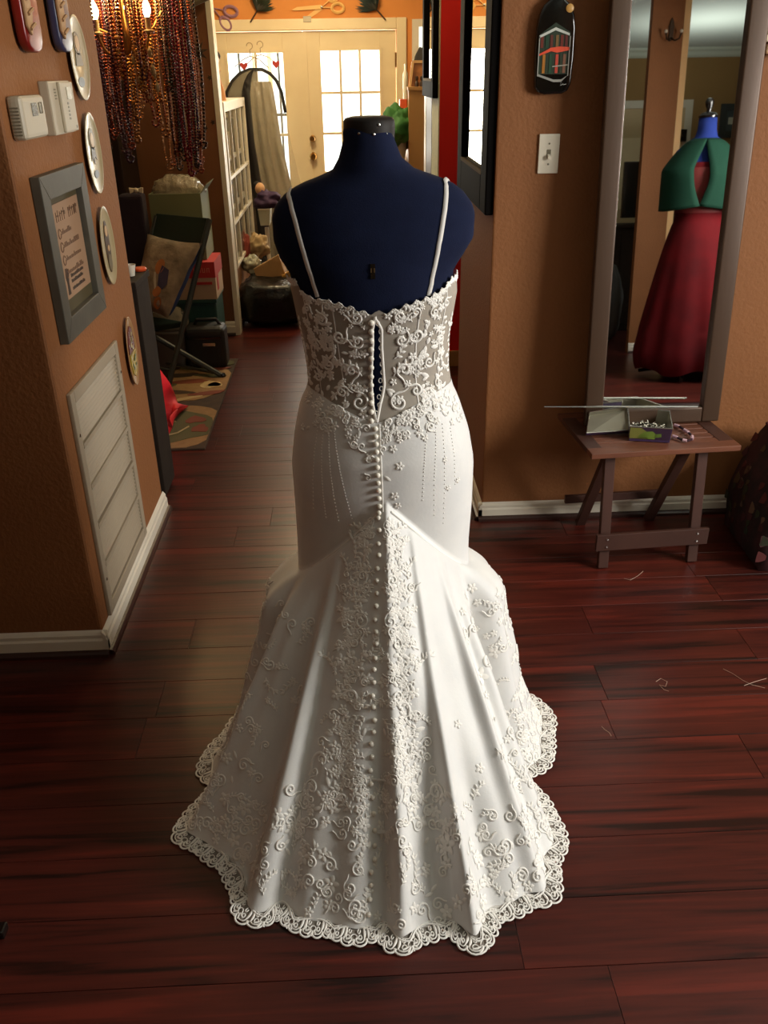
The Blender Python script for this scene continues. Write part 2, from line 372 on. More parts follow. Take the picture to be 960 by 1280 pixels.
# air return grille
gr = thing('air_grille', (LX, 2.46, .08), 'white slotted air return grille low on the left wall', 'grille')
GRP = M('grille_paint', srgb(160, 146, 124), .5)
gy0, gy1, gz0_, gz1_ = 2.196, 2.722, .082, .775
fm = MB(); bw = .035
for a, b in (((LX, gy0, gz0_), (LX+.012, gy0+bw, gz1_)), ((LX, gy1-bw, gz0_), (LX+.012, gy1, gz1_)), ((LX, gy0+bw, gz0_), (LX+.012, gy1-bw, gz0_+bw)), ((LX, gy0+bw, gz1_-bw), (LX+.012, gy1-bw, gz1_))): fm.box(a, b)
fm.build('frame', GRP, gr, bevel=.003)
bx((LX-.02, gy0+bw, gz0_+bw), (LX+.001, gy1-bw, gz1_-bw)).build('duct_backing', M('dark_duct', srgb(70, 60, 48), .9), gr)
for k in range(1, 5):
    z = lerp(gz0_+bw, gz1_-bw, k/5); bx((LX+.001, gy0+bw, z-.007), (LX+.0125, gy1-bw, z+.007)).build('crossbar', GRP, gr)
nsl = 46; slm = None
for k in range(nsl):
    z = lerp(gz0_+bw+.006, gz1_-bw-.006, (k+.5)/nsl)
    if slm is None:
        slm = MB().prism([(.002, .0035), (.0075, -.0035), (.0075, -.0020), (.002, .0050)], (LX, gy0+bw, z), UX, UZ, UY*(gy1-gy0-2*bw)).build('slat', GRP, gr); z_s = z
    else: dupe_part(slm, (0, 0, z-z_s), gr)
for y_, z_ in ((gy0+.015, gz1_-.12), (gy0+.015, gz0_+.12), (gy1-.015, gz1_-.1)):
    MB().lathe([(.005, 0), (.005, .002), (.002, .003)], Lp(y_, z_, .012), UX, 10).build('screw', CHROME, gr)
# thermostats
PLAS = M('ivory_plastic', srgb(186, 174, 150), .5); PLASD = M('grey_plastic', srgb(120, 112, 92), .4); LCD = M('lcd', srgb(66, 66, 48), .25)
t = thing('thermostat', Lp(2.25, 1.39), 'small rounded ivory thermostat with vents, nearest on left wall', 'thermostat')
t = bx(Lp(2.168, 1.392), Lp(2.335, 1.484, .034)).build('body', PLAS, t, bevel=.012, seg=3)
bx(Lp(2.235, 1.440, .033), Lp(2.272, 1.468, .0352)).build('display', LCD, t); bx(Lp(2.288, 1.444, .033), Lp(2.308, 1.468, .0352)).build('button', PLASD, t, bevel=.003)
for k in range(9): bx(Lp(2.166, 1.402+k*.007, .006), Lp(2.169, 1.405+k*.007, .026)).build('vent_slot', PLASD, t)
t = thing('thermostat', Lp(2.51, 1.39), 'taller rectangular ivory thermostat beside the oval plate', 'thermostat')
bx(Lp(2.415, 1.388), Lp(2.602, 1.512, .026)).build('body', PLAS, t, bevel=.004)
t = bx(Lp(2.482, 1.391, .025), Lp(2.600, 1.509, .034)).build('cover', PLAS, t, bevel=.004)
bx(Lp(2.535, 1.468, .033), Lp(2.575, 1.497, .0352)).build('display', M('lcd_pale', srgb(150, 142, 112), .25), t)
for k in range(4): bx(Lp(2.455, 1.470+k*.007, .025), Lp(2.470, 1.473+k*.007, .0268)).build('vent_slot', PLASD, t)
for k in range(5): bx(Lp(2.528, 1.420+k*.009, .0335), Lp(2.540, 1.4255+k*.009, .0348)).build('lettering', PLASD, t)
bx(Lp(2.580, 1.398, .0335), Lp(2.590, 1.405, .0348)).build('button', PLASD, t)
# framed print
fy0, fy1, fz0, fz1 = 2.225, 2.620, .902, 1.308
f = thing('picture_frame', Lp(2.42, fz0), 'grey wooden frame with a list printed on cream paper', 'picture frame')
FG = M('grey_frame_wood', srgb(86, 82, 70), .55, var=(srgb(76, 72, 62), 12), bump=(40, .15, .002)); fwid = .058
for poly in ([(fy0, fz0), (fy1, fz0), (fy1-fwid, fz0+fwid), (fy0+fwid, fz0+fwid)], [(fy0, fz1), (fy0+fwid, fz1-fwid), (fy1-fwid, fz1-fwid), (fy1, fz1)], [(fy0, fz0), (fy0+fwid, fz0+fwid), (fy0+fwid, fz1-fwid), (fy0, fz1)], [(fy1, fz0), (fy1, fz1), (fy1-fwid, fz1-fwid), (fy1-fwid, fz0+fwid)]):
    MB().prism(poly, (LX+.001, 0, 0), UY, UZ, (.024, 0, 0)).build('frame_rail', FG, f, bevel=.002)
bx(Lp(fy0+.05, fz0+.05, .002), Lp(fy1-.05, fz1-.05, .008)).build('mat_board', M('olive_mat', srgb(72, 62, 36), .7), f)
pp = bx(Lp(2.322, .993, .008), Lp(2.556, 1.232, .0095)).build('paper', M('cream_paper', srgb(150, 118, 90), .7), f)
INK = M('print_ink', srgb(104, 74, 52), .7); INK2 = M('dark_print_ink', srgb(52, 36, 26), .7)
rng = random.Random(3)
tx = MB()
for y0_, n_ in ((2.345, 5), (2.455, 5)):     # two-word heading in tall letters
    for k in range(n_):
        y_ = y0_+k*.017; tx.box(Lp(y_, 1.187, .0095), Lp(y_+.004, 1.214+rng.uniform(-.004, .004), .0102)); tx.box(Lp(y_, 1.197+rng.uniform(-.008, .012), .0095), Lp(y_+.014, 1.201+rng.uniform(-.002, .012), .0102))
for li, ln in enumerate((.09, .15, .15, .15)):   # four list lines, each with a big swash initial
    z_ = 1.158-li*.0335
    ring = [Lp(2.352+.011*math.cos(a)+li*.001, z_+.012*math.sin(a), .0098) for a in np.linspace(0.5, 6.2, 14)]
    tx.tube(ring, .0016, 4)
    y_ = 2.368
    while y_ < 2.368+ln-.01:
        w_ = rng.uniform(.006, .011); h_ = rng.choice((.007, .008, .013)); tx.box(Lp(y_, z_-.004, .0095), Lp(y_+w_, z_-.004+h_, .0102)); y_ += w_+.003
tx.build('lettering', INK, pp, kind='stuff')
fg = MB(); fg.prism([(-.010, 0), (.010, 0), (.007, .03), (.013, .045), (.009, .066), (-.008, .068), (-.013, .045), (-.007, .03)], Lp(2.352, 1.003, .0095), UY, UZ, UX*.0008)
for k, (z_, l_) in enumerate(((1.045, .12), (1.031, .11), (1.012, .12))):
    y_ = 2.385
    while y_ < 2.385+l_: fg.box(Lp(y_, z_-.004, .0095), Lp(y_+.008, z_+rng.uniform(.002, .006), .0102)); y_ += .011
fg.build('print', INK2, pp, kind='stuff')
# oval plates
def plate(y, z, ry, rz, label, rim, face, figure):
    t = thing('oval_plate', Lp(y, z-rz), label, 'plate', 'decorated plates on the left wall')
    dish = MB().lathe([(.55, .004), (.62, .005), (.72, .007), (.92, .010), (.99, .012), (1.0, .014), (.985, .0150), (.93, .0135), (.74, .0115), (.64, .0105), (.0, .010)], Lp(y, z), UX, 40, sx=ry, sy=rz, u=UY).build('dish', rim, t, smooth='all')
    figure(dish, y, z, ry, rz)
    return t
IV = M('ivory_glaze', srgb(160, 144, 108), .35, coat=.15, var=(srgb(180, 164, 124), 5))
PA, PB, PCc, PD = M('painted_grey_brown', srgb(112, 98, 74), .4), M('painted_dark_brown', srgb(64, 44, 28), .4), M('painted_skin', srgb(188, 152, 108), .4), M('painted_blue', srgb(96, 106, 112), .4)
def lay(t, name, y, z, ry, rz, mat, out=.0112, n=20, lift=.001): MB().prism(ngon(n, 1, 0, ry, rz), Lp(y, z, out), UY, UZ, UX*lift).build(name, mat, t)
def fig_a(t, y, z, ry, rz):
    lay(t, 'painted_hair', y, z+rz*.34, ry*.36, rz*.27, PA); lay(t, 'painted_face', y, z+rz*.34, ry*.24, rz*.19, PCc, .0122)
    MB().prism([(-.3*ry, 0), (.3*ry, 0), (.42*ry, -.3*rz), (-.42*ry, -.3*rz)], Lp(y, z+rz*.12, .0112), UY, UZ, UX*.001).build('painted_collar', PA, t)
    lay(t, 'painted_ground', y-.1*ry, z-rz*.56, ry*.34, rz*.12, PD)
def fig_b(t, y, z, ry, rz):
    lay(t, 'painted_hair', y, z+rz*.36, ry*.34, rz*.26, PA); lay(t, 'painted_face', y, z+rz*.33, ry*.22, rz*.18, PCc, .0122)
    MB().prism([(-.2*ry, .1*rz), (.2*ry, .1*rz), (.34*ry, -.25*rz), (.15*ry, -.16*rz), (0, -.34*rz), (-.15*ry, -.16*rz), (-.34*ry, -.25*rz)], Lp(y, z+rz*.08, .0112), UY, UZ, UX*.001).build('painted_shawl', PB, t)
    lay(t, 'painted_ground', y, z-rz*.5, ry*.3, rz*.1, PD)
def fig_c(t, y, z, ry, rz):
    lay(t, 'painted_robe', y, z-rz*.02, ry*.36, rz*.66, PB); lay(t, 'painted_face', y, z+rz*.38, ry*.2, rz*.14, PCc, .0122)
    lay(t, 'painted_hand', y+.05*ry, z-.06*rz, ry*.16, rz*.08, PCc, .0122); lay(t, 'painted_skirt', y, z-.42*rz, ry*.27, rz*.22, PA, .0122)
plate(2.79, 1.567, .088, .108, 'largest oval ivory plate with small grey bust, top of the column', IV, IV, fig_a)
plate(2.79, 1.317, .078, .112, 'oval ivory plate with a shawled figure, second in the column', IV, IV, fig_b)
plate(2.788, 1.053, .074, .117, 'oval cream plate with a robed brown figure, beside the framed list', IV, IV, fig_c)
def fig_d(t, y, z, ry, rz):
    YG = M('yellow_green_glaze', srgb(168, 142, 42), .2, coat=.6); RB = M('oxblood_glaze', srgb(92, 26, 22), .2, coat=.6)
    MB().prism([(-.6*ry, -.05*rz), (.62*ry, 0), (.6*ry, -.3*rz), (.4*ry, -.62*rz), (0, -.74*rz), (-.4*ry, -.6*rz), (-.62*ry, -.3*rz)], Lp(y, z, .0112), UY, UZ, UX*.004).build('painted_skirt', YG, t)
    MB().prism([(-.6*ry, -.02*rz), (.6*ry, .04*rz), (.6*ry, .34*rz), (.35*ry, .66*rz), (0, .74*rz), (-.35*ry, .6*rz), (-.62*ry, .3*rz)], Lp(y, z, .0112), UY, UZ, UX*.003).build('painted_bodice', RB, t)
    for k in range(5): lay(t, 'painted_spot', y+ry*rng.uniform(-.3, .3), z+rz*rng.uniform(.05, .5), ry*.15, rz*.07, IV, .0145, 8)
    for k in range(6): lay(t, 'painted_leaf', y+ry*rng.uniform(-.35, .35), z-rz*rng.uniform(.12, .55), ry*.12, rz*.05, M('leaf_green_glaze', srgb(70, 84, 30), .3), .0155, 8)
plate(2.885, .690, .062, .117, 'narrow plate glazed dark red above and yellow below', M('tan_glaze', srgb(168, 128, 84), .3, coat=.4), IV, fig_d)
# slumped glass bottles hung at the very top
def slumped(y, z0, w, h, glassm, label):
    t = thing('flattened_bottle', Lp(y, z0), label, 'bottle', 'slumped bottles on the left wall')
    prof = [(-.5*w, .34*w), (-.45*w, .16*w), (-.32*w, .05*w), (-.14*w, .008*w), (.14*w, .008*w), (.32*w, .05*w), (.45*w, .16*w), (.5*w, .34*w), (.5*w, .58*h), (.42*w, .68*h), (.2*w, .77*h), (.17*w, .97*h), (.2*w, h), (-.2*w, h), (-.17*w, .97*h), (-.2*w, .77*h), (-.42*w, .68*h), (-.5*w, .58*h)]
    MB().prism(prof, Lp(y, z0, .006), UY, UZ, UX*.024).build('glass_body', glassm, t, smooth=True, bevel=.008, seg=3)
    sc = [(a*.62-.10*w, b*.9+.03*h) for a, b in prof if b < .6*h]
    return t
rb = slumped(2.365, 1.572, .125, .32, M('red_glass', srgb(140, 28, 22), .3, coat=.1, var=(srgb(110, 24, 20), 14)), 'flattened red glass bottle with a pale lace-up band, nearest bottle on left wall')
bb = slumped(2.635, 1.578, .12, .32, M('blue_glass', srgb(48, 52, 84), .3, coat=.1, var=(srgb(62, 62, 88), 14)), 'flattened blue glass bottle between the red bottle and an oval plate')
BAND = M('cream_clay', srgb(176, 138, 98), .6, bump=(60, .4, .003))
for t_, y_ in ((rb, 2.365), (bb, 2.635)):
    MB().prism([(-.060, .05), (-.035, .032), (-.012, .075), (-.016, .32), (-.060, .32)], Lp(y_, 1.575, .030), UY, UZ, UX*.008).build('clay_band', BAND, t_, bevel=.003)
    for k in range(5): MB().tube([Lp(y_-.05, 1.62+k*.03, .04), Lp(y_-.02, 1.632+k*.03, .042)], .004, 6).build('lace_ridge', BAND, t_)
# ---------------------------------------------------------------- dining corner behind the left wall
# dark cabinet end just past the wall, with a cup and an orange lid on it
DW = M('dark_wood', srgb(44, 34, 25), .8, spec=.2, var=(srgb(36, 27, 20), 8), bump=(30, .2, .003))
c0 = at(163, 330, Y=3.30)
dc = thing('cabinet', (-1.0, 3.25, 0), 'narrow dark wooden cabinet end just past the left wall', 'cabinet')
CXR = at(166, 330, Y=3.14).x
bx((-1.30, 3.14, .02), (CXR, 3.34, .845)).build('body', DW, dc, bevel=.004); bx((-1.32, 3.12, .845), (CXR+.004, 3.36, .87)).build('top', DW, dc, bevel=.004); bx((-1.28, 3.16, 0), (CXR-.015, 3.32, .02)).build('plinth', DW, dc)
MB().lathe([(.012, 0), (.018, .03), (.020, .04), (.017, .04), (.011, .005)], (CXR-.035, 3.24, .87), n=16).build('cup', WHITE, label='small white cup on the dark cabinet end', cat='cup', smooth=True)
MB().lathe([(.0, 0), (.022, 0), (.026, .006), (.022, .012), (0, .014)], (CXR-.022, 3.325, .871), n=16).build('orange_disc', M('orange_plastic', srgb(206, 78, 34), .4), label='flat orange disc beside the white cup', cat='disc', smooth=True)
# red cloth hanging from the cabinet's far side onto the rug
REDC = M('red_cloth', srgb(224, 26, 36), .7, bump=(30, .3, .005))
ed = [(192, 452), (212, 478), (218, 492), (222, 505), (235, 508), (224, 516), (214, 528), (206, 542), (198, 548)]
P = []
for i, (x, y) in enumerate(ed):
    q = at(x, y, Y=3.5) if i < 2 else at(x, y, Z=.022); row = []
    for k in range(9):
        s = k/8; base = Vector((CXR-.11, 3.375 if i < 2 else min(q.y-.02, 3.9), max(.018, q.z*.85)))
        p = base.lerp(q, s); p.y += .008*math.sin(9*s+i*.9)*s; p.z = max(.018, p.z+(.05*math.sin(math.pi*s)*(1 if i > 1 else 0))); row.append(p)
    P.append(row)
MB().grid(P).build('red_cloth', REDC, smooth='all', label='bright red cloth spilling from behind the left wall onto the rug', cat='cloth').modifiers.new('solid', 'SOLIDIFY').thickness = .004
# rug with raised floral pieces
rg = thing('floral_rug', (-1.3, 4.3, 0), 'beige and brown floral rug under the folding chair', 'rug')
RB_ = M('rug_dark', srgb(58, 42, 28), .95, var=(srgb(70, 50, 32), 20), bump=(300, .5, .004)); RT = M('rug_tan', srgb(150, 118, 76), .95, var=(srgb(136, 104, 66), 30), bump=(300, .5, .004))
RGN = M('rug_green', srgb(84, 82, 48), .95, bump=(300, .5, .004)); RRU = M('rug_rust', srgb(120, 58, 36), .95, bump=(300, .5, .004)); RCR = M('rug_cream', srgb(182, 158, 112), .95, bump=(300, .5, .004))
bx((-2.3, 3.66, .0), (-.684, 5.05, .009)).build('pile', RB_, rg, bevel=.003)
def rugpatch(poly, mat, nm, z=.0088): MB().prism(poly, (0, 0, z), UX, UY, UZ*.0022).build(nm, mat, rg)
def blob(cx, cy, rx, ry, n=18, wob=.12, rot=0, seed=0):
    q = random.Random(seed); out = []
    for i in range(n):
        a = 2*math.pi*i/n; k = 1+wob*math.sin(3*a+seed)+wob*.5*math.sin(5*a+2*seed); x, y = rx*k*math.cos(a), ry*k*math.sin(a)
        out.append((min(-.692, cx+x*math.cos(rot)-y*math.sin(rot)), min(5.04, max(3.67, cy+x*math.sin(rot)+y*math.cos(rot)))))
    return out
# big pale medallion arc near, and leaf shapes beyond
rugpatch(blob(-.86, 3.95, .24, .29, 26, .03), RT, 'motif'); rugpatch(blob(-.83, 3.94, .155, .20, 22, .10, 0, 2), RGN, 'motif', .0105); rugpatch(blob(-.78, 4.02, .05, .045, 12, .2, .2, 3), RRU, 'motif', .012); rugpatch(blob(-.74, 3.9, .04, .05, 12, .2, .2, 4), RRU, 'motif', .012); rugpatch(blob(-.92, 3.98, .06, .015, 12, .1, .5, 5), RCR, 'motif', .012)
rugpatch(blob(-.86, 4.62, .20, .30, 26, .05, 0, 1), RT, 'motif')
for i, (x, y, a, b, r_, m_) in enumerate(((-.78, 4.42, .10, .03, .3, RRU), (-.95, 4.45, .10, .03, -.2, RB_), (-.78, 4.56, .06, .06, 0, RCR), (-.76, 4.56, .035, .035, 0, RGN), (-.92, 4.62, .12, .035, .15, RRU), (-.80, 4.72, .10, .03, -.2, RGN), (-.98, 4.74, .10, .035, .1, RB_), (-.78, 4.84, .07, .025, .2, RRU), (-.92, 4.86, .09, .03, -.3, RGN), (-.88, 4.34, .09, .02, .5, RCR), (-1.02, 4.56, .06, .03, .6, RGN), (-.74, 4.95, .05, .04, 0, RGN))):
    rugpatch(blob(x, y, a, b, 14, .12, r_, i), m_, 'motif', .0105)
for i in range(14): rugpatch(blob(-1.3-.06*(i % 7), 3.85+.17*(i//2), .09, .05, 12, .15, i, i), (RT, RGN, RRU)[i % 3], 'motif')
# black straw lying on the rug
MB().tube([at(205, 545, Z=.016), at(222, 541, Z=.016), at(236, 533, Z=.016)], .004, 6).build('ribbon_end', RCR, label='thin cream ribbon end lying on the rug', cat='ribbon')

# folding chair
CG = M('chair_steel', srgb(66, 72, 68), .4); CV = M('chair_green_vinyl', srgb(30, 52, 46), .5, bump=(120, .2, .002))
ch = thing('folding_chair', (-.95, 4.8, 0), 'dark green padded folding chair holding a printed cushion', 'chair')
nt_, ft_ = at(262, 274, Y=4.80), at(196, 270, Y=5.02)           # back posts, near and far top
nf = at(211, 484, Z=0); nr = at(279, 473, Z=0)                   # near side feet: front, rear
side = (ft_-nt_); side.z = 0
ff, frr = nf+side, nr+side
sn = nt_.lerp(nf, .60); sf = ft_.lerp(ff, .60)                    # seat line on the posts
fwd_ = (nf-nr); fwd_.z = 0; fwd_.normalize()
def legtube(a, b, nm): MB().tube([a, a.lerp(b, .5), b], .0155, 8).build(nm, CG, ch, smooth=True)
legtube(nt_, nf+Vector((0, 0, .012)), 'side_frame'); legtube(ft_, ff+Vector((0, 0, .012)), 'side_frame')
pn, pf = at(176, 411, Y=4.72), None
pf = pn+side
legtube(pn, nr+Vector((0, 0, .012)), 'leg'); legtube(pf, frr+Vector((0, 0, .012)), 'leg')
for p in (nf, nr, ff, frr): MB().lathe([(.016, 0), (.017, .02), (.013, .03)], (p.x, p.y, .0), n=10).build('rubber_foot', BLACK, ch)
mid_ = nr.lerp(frr, .5); MB().tube([nr.lerp(pn, .12), frr.lerp(pf, .12)], .008, 6).build('stretcher', CG, ch); MB().tube([nf.lerp(nt_, .10), ff.lerp(ft_, .10)], .008, 6).build('stretcher', CG, ch)
bk = MB(); dn = (nf-nt_)*.22; n_ = side.cross(dn).normalized()*.012
bk.obox(nt_-dn*.02-n_*.5, side, dn, n_); bk.build('backrest', CV, ch, bevel=.004)
st_ = MB(); zz = Vector((0, 0, -.03)); st_.obox(sn+Vector((0, 0, .0)), side, (pn-sn)*1.04, zz); st_.build('seat', CV, ch, bevel=.008)
# printed cushion leaning on the chair back
cu = thing('cushion', tuple(sn), 'printed cushion of a blue dressed figure leaning in the folding chair', 'cushion')
cor = [at(184, 292, Y=4.86), at(253, 304, Y=4.74), at(210, 398, Y=4.55), at(166, 385, Y=4.68)]
nn = (cor[1]-cor[0]).cross(cor[3]-cor[0]).normalized()
if nn.y > 0: nn = -nn
NP = 21
def cush(s, t, side_):
    p = (cor[0].lerp(cor[1], s)).lerp(cor[3].lerp(cor[2], s), t); e = (1-(2*s-1)**4)*(1-(2*t-1)**4)
    pinch = 1-.06*((1-(2*s-1)**2)*(2*t-1)**2+(1-(2*t-1)**2)*(2*s-1)**2); c = (cor[0]+cor[1]+cor[2]+cor[3])/4
    p = c+(p-c)*pinch
    return p+nn*((side_*.055 if side_ > 0 else -.095)*max(0, e)**.55+.006*pnoise(p*14))
PRT = M('cushion_print', srgb(156, 138, 116), .85, var=(srgb(112, 98, 80), 11, 5, .16), bump=(30, .6, .01)); PBL = M('cushion_back_blue', srgb(28, 62, 130), .8, bump=(60, .3, .004))
cfr = MB().grid([[cush(i/20, j/20, 1) for i in range(NP)] for j in range(NP)]).build('front_cover', PRT, cu, smooth='all')
MB().grid([[cush(i/20, j/20, -1) for i in range(NP)][::-1] for j in range(NP)]).build('back_cover', PBL, cu, smooth='all')
def cpatch(ss, mat, nm, lift=.002):
    MB().add([cush(a, b, 1)+nn*lift for a, b in ss], [tuple(range(len(ss)))]).build(nm, mat, cfr)
def cblob(cx, cy, rx, ry, n=14): return [(cx+rx*math.cos(6.283*i/n), cy+ry*math.sin(6.283*i/n)) for i in range(n)]
SK = M('print_orange', srgb(176, 110, 62), .85)
for s_ in ((.52, .42, .09, .10), (.63, .74, .10, .07), (.72, .88, .09, .08)): cpatch(cblob(*s_), SK, 'printed_figure', .003)
cpatch([(.56, .40), (.72, .44), (.80, .62), (.74, .70), (.60, .66), (.55, .52)], M('print_violet', srgb(62, 56, 84), .85), 'printed_dress', .004)
cpatch([(.44, .50), (.48, .50), (.58, .68), (.56, .72), (.47, .60)], M('print_white', srgb(186, 176, 160), .85), 'printed_wing', .004)
# boxes behind the chair
SG = M('sage_card', srgb(116, 122, 88), .75, bump=(20, .1, .003)); CLR = M('clear_film', srgb(200, 190, 166), .15, coat=.6, bump=(26, .9, .03), alpha=.55)
ZB = at(272, 328, Y=5.05).z+.005
g0, g1 = at(187, 243, Y=5.12), at(249, 247, Y=5.12)
gb = thing('storage_box', ((g0.x+g1.x)/2, 5.25, ZB), 'tall sage green box behind the folding chair', 'box')
bx((g0.x, 5.12, ZB), (g1.x, 5.13, g0.z)).build('panel', SG, gb); bx((g1.x, 5.12, ZB), (g1.x+.008, 5.42, g0.z)).build('panel', SG, gb); bx((g0.x, 5.41, ZB), (g1.x, 5.42, g0.z)).build('panel', SG, gb); bx((g0.x-.008, 5.12, ZB), (g0.x, 5.42, g0.z)).build('panel', SG, gb); bx((g0.x, 5.13, ZB), (g1.x, 5.41, ZB+.01)).build('base', SG, gb)
MB().obox((g1.x+.008, 5.12, g0.z), (0, .30, 0), (.035, 0, .045), (.004, 0, 0)).build('flap', SG, gb)
def crumple(c, rad, seed, nu=26, nv=16, amp=.18, flat=0):
    m = MB(); m.ell((0, 0, 0), (1, 1, 1), nu, nv); out = []
    for v in m.v:
        q = Vector(v); k = 1+amp*pnoise(q*1.7+Vector((seed, seed*2.1, 0)))+amp*.6*pnoise(q*4.1+Vector((0, seed, 5)))+amp*.35*abs(pnoise(q*9+Vector((seed, 0, 0))))
        sq = 1
        out.append((c[0]+rad[0]*q.x*k, c[1]+rad[1]*q.y*k, max(flat, c[2]+rad[2]*q.z*k)))
    m.v = out; return m
crumple(((g0.x+g1.x)/2, 5.27, g0.z+.01), (.145, .12, .075), 3).build('plastic_bag', CLR, label='crumpled clear plastic bag on top of the sage box', cat='bag', smooth='all')
r0_, r1_ = at(240, 332, Y=5.05), at(272, 376, Y=5.05)
rw = thing('carton', (r1_.x-.16, 5.2, .30), 'red and white printed carton beside the stub wall', 'carton')
RWW = M('carton_white', srgb(190, 162, 132), .7); RWR = M('carton_red', srgb(186, 44, 40), .6)
zc0, zc1 = at(272, 374, Y=5.05).z, at(272, 328, Y=5.05).z
rw = bx((r1_.x-.34, 5.05, zc0), (r1_.x, 5.34, zc1)).build('box_body', RWW, rw, bevel=.002)
bx((r1_.x-.341, 5.048, zc1-.085), (r1_.x+.002, 5.342, zc1+.003)).build('red_band', RWR, rw); bx((r1_.x-.13, 5.047, zc0+.085), (r1_.x-.02, 5.05, zc0+.10)).build('red_stripe', RWR, rw); bx((r1_.x-.001, 5.10, zc0+.04), (r1_.x+.002, 5.16, zc0+.12)).build('red_stripe', RWR, rw)
lt = MB()
for k, xk in enumerate((-.12, -.095, -.070, -.045)):
    lt.box((r1_.x+xk, 5.046, zc1-.055), (r1_.x+xk+.004, 5.048, zc1-.03)); lt.box((r1_.x+xk+.012, 5.046, zc1-.055), (r1_.x+xk+.016, 5.048, zc1-.03)); lt.box((r1_.x+xk, 5.046, zc1-.034 if k % 2 else zc1-.055), (r1_.x+xk+.016, 5.048, zc1-.03 if k % 2 else zc1-.051))
lt.build('lettering', M('carton_print', srgb(206, 120, 96), .6), rw, kind='stuff')
tb = thing('storage_tub', (r1_.x-.2, 5.2, 0), 'teal green tub under the red and white carton', 'tub')
TEAL = M('teal_plastic', srgb(42, 80, 74), .45)
bx((r1_.x-.40, 5.06, 0), (r1_.x-.012, 5.36, zc0-.022)).build('tub_body', TEAL, tb, bevel=.01); bx((r1_.x-.41, 5.05, zc0-.022), (r1_.x-.006, 5.37, zc0)).build('tub_rim', TEAL, tb, bevel=.004)
# support below the sage box
bx((g0.x-.16, 5.10, 0), (r1_.x-.415, 5.44, ZB-.001)).build('storage_crate', M('dark_crate', srgb(46, 42, 38), .7), bevel=.006, label='dark crate under the sage green box', cat='crate')
# grey bin with clear bag, and the black case, on the floor
b0, b1 = at(180, 455, Z=0), at(225, 452, Z=0)
GB = M('grey_plastic_bin', srgb(122, 114, 108), .5)
gt = thing('grey_bin', ((b0.x+b1.x)/2, 4.98, 0), 'grey plastic bin under the folding chair', 'bin')
MB().prism([(-.16, 0), (.16, 0), (.185, .20), (-.185, .20)], ((b0.x+b1.x)/2, 4.9, 0), UX, UZ, (0, .2, 0)).build('bin_body', GB, gt, bevel=.01)
bx(((b0.x+b1.x)/2-.195, 4.89, .195), ((b0.x+b1.x)/2+.195, 5.11, .212)).build('bin_rim', GB, gt, bevel=.005)
crumple(((b0.x+b1.x)/2+.06, 5.0, .26), (.13, .09, .08), 9).build('plastic_bag', CLR, label='crumpled clear plastic bag in the grey bin under the chair', cat='bag', smooth='all')
k0, k1 = at(243, 455, Z=0), at(284, 452, Z=0)
BC = M('black_nylon', srgb(40, 38, 36), .6, bump=(90, .3, .003)); kz = at(262, 405, Y=4.95).z
kc = thing('carry_case', ((k0.x+k1.x)/2, 4.95, 0), 'black zipped carry case standing beside the stub wall', 'case')
bx((k0.x-.02, 4.86, .0), (k1.x+.02, 5.03, kz)).build('case_body', BC, kc, bevel=.04, seg=4)
MB().tube([Vector((k0.x+.03, 4.95, kz-.01)), Vector((k0.x+.05, 4.94, kz+.03)), Vector((k1.x-.03, 4.94, kz+.03)), Vector((k1.x-.0, 4.95, kz-.02))], .010, 8).build('handle', BC, kc, smooth=True)
bx(((k0.x+k1.x)/2-.01, 4.852, kz*.58), ((k0.x+k1.x)/2+.06, 4.862, kz*.58+.018)).build('buckle', CHROME, kc); bx((k0.x, 4.853, kz*.74), (k1.x, 4.861, kz*.74+.012)).build('zip_band', BLACK, kc)
# dark hutch at the back of the corner
ht = thing('hutch', (-1.72, 5.4, 0), 'dark hutch in the shadow behind the hanging beads', 'cabinet')
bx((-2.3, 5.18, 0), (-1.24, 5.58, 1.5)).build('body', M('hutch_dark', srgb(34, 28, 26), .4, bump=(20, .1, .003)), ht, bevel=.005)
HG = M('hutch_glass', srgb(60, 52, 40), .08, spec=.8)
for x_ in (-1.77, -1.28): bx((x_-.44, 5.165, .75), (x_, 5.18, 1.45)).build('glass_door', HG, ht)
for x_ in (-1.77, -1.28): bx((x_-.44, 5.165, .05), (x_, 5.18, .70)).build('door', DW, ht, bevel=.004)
a_ = at(170, 238, Y=5.0)
bx((a_.x-.10, 4.97, 0), (a_.x+.03, 5.09, a_.z-.02)).build('garment_box', M('dark_purple_cloth', srgb(40, 30, 44), .9, bump=(20, .4, .01)), bevel=.02, seg=3, label='tall dark purple box in front of the hutch', cat='box')
wt = thing('bow_tie', (a_.x, 5.0, a_.z-.03), 'small white bow lying on the dark purple box', 'clip')
for s_ in (-1, 1): MB().prism([(0, -.006), (.035*s_, -.016), (.038*s_, .014), (0, .008)], a_, UX, UZ, (0, .012, 0)).build('wing', WHITE, wt, bevel=.002)
MB().ell(a_, (.012, .012, .014), 10, 6).build('knot', WHITE, wt); pass

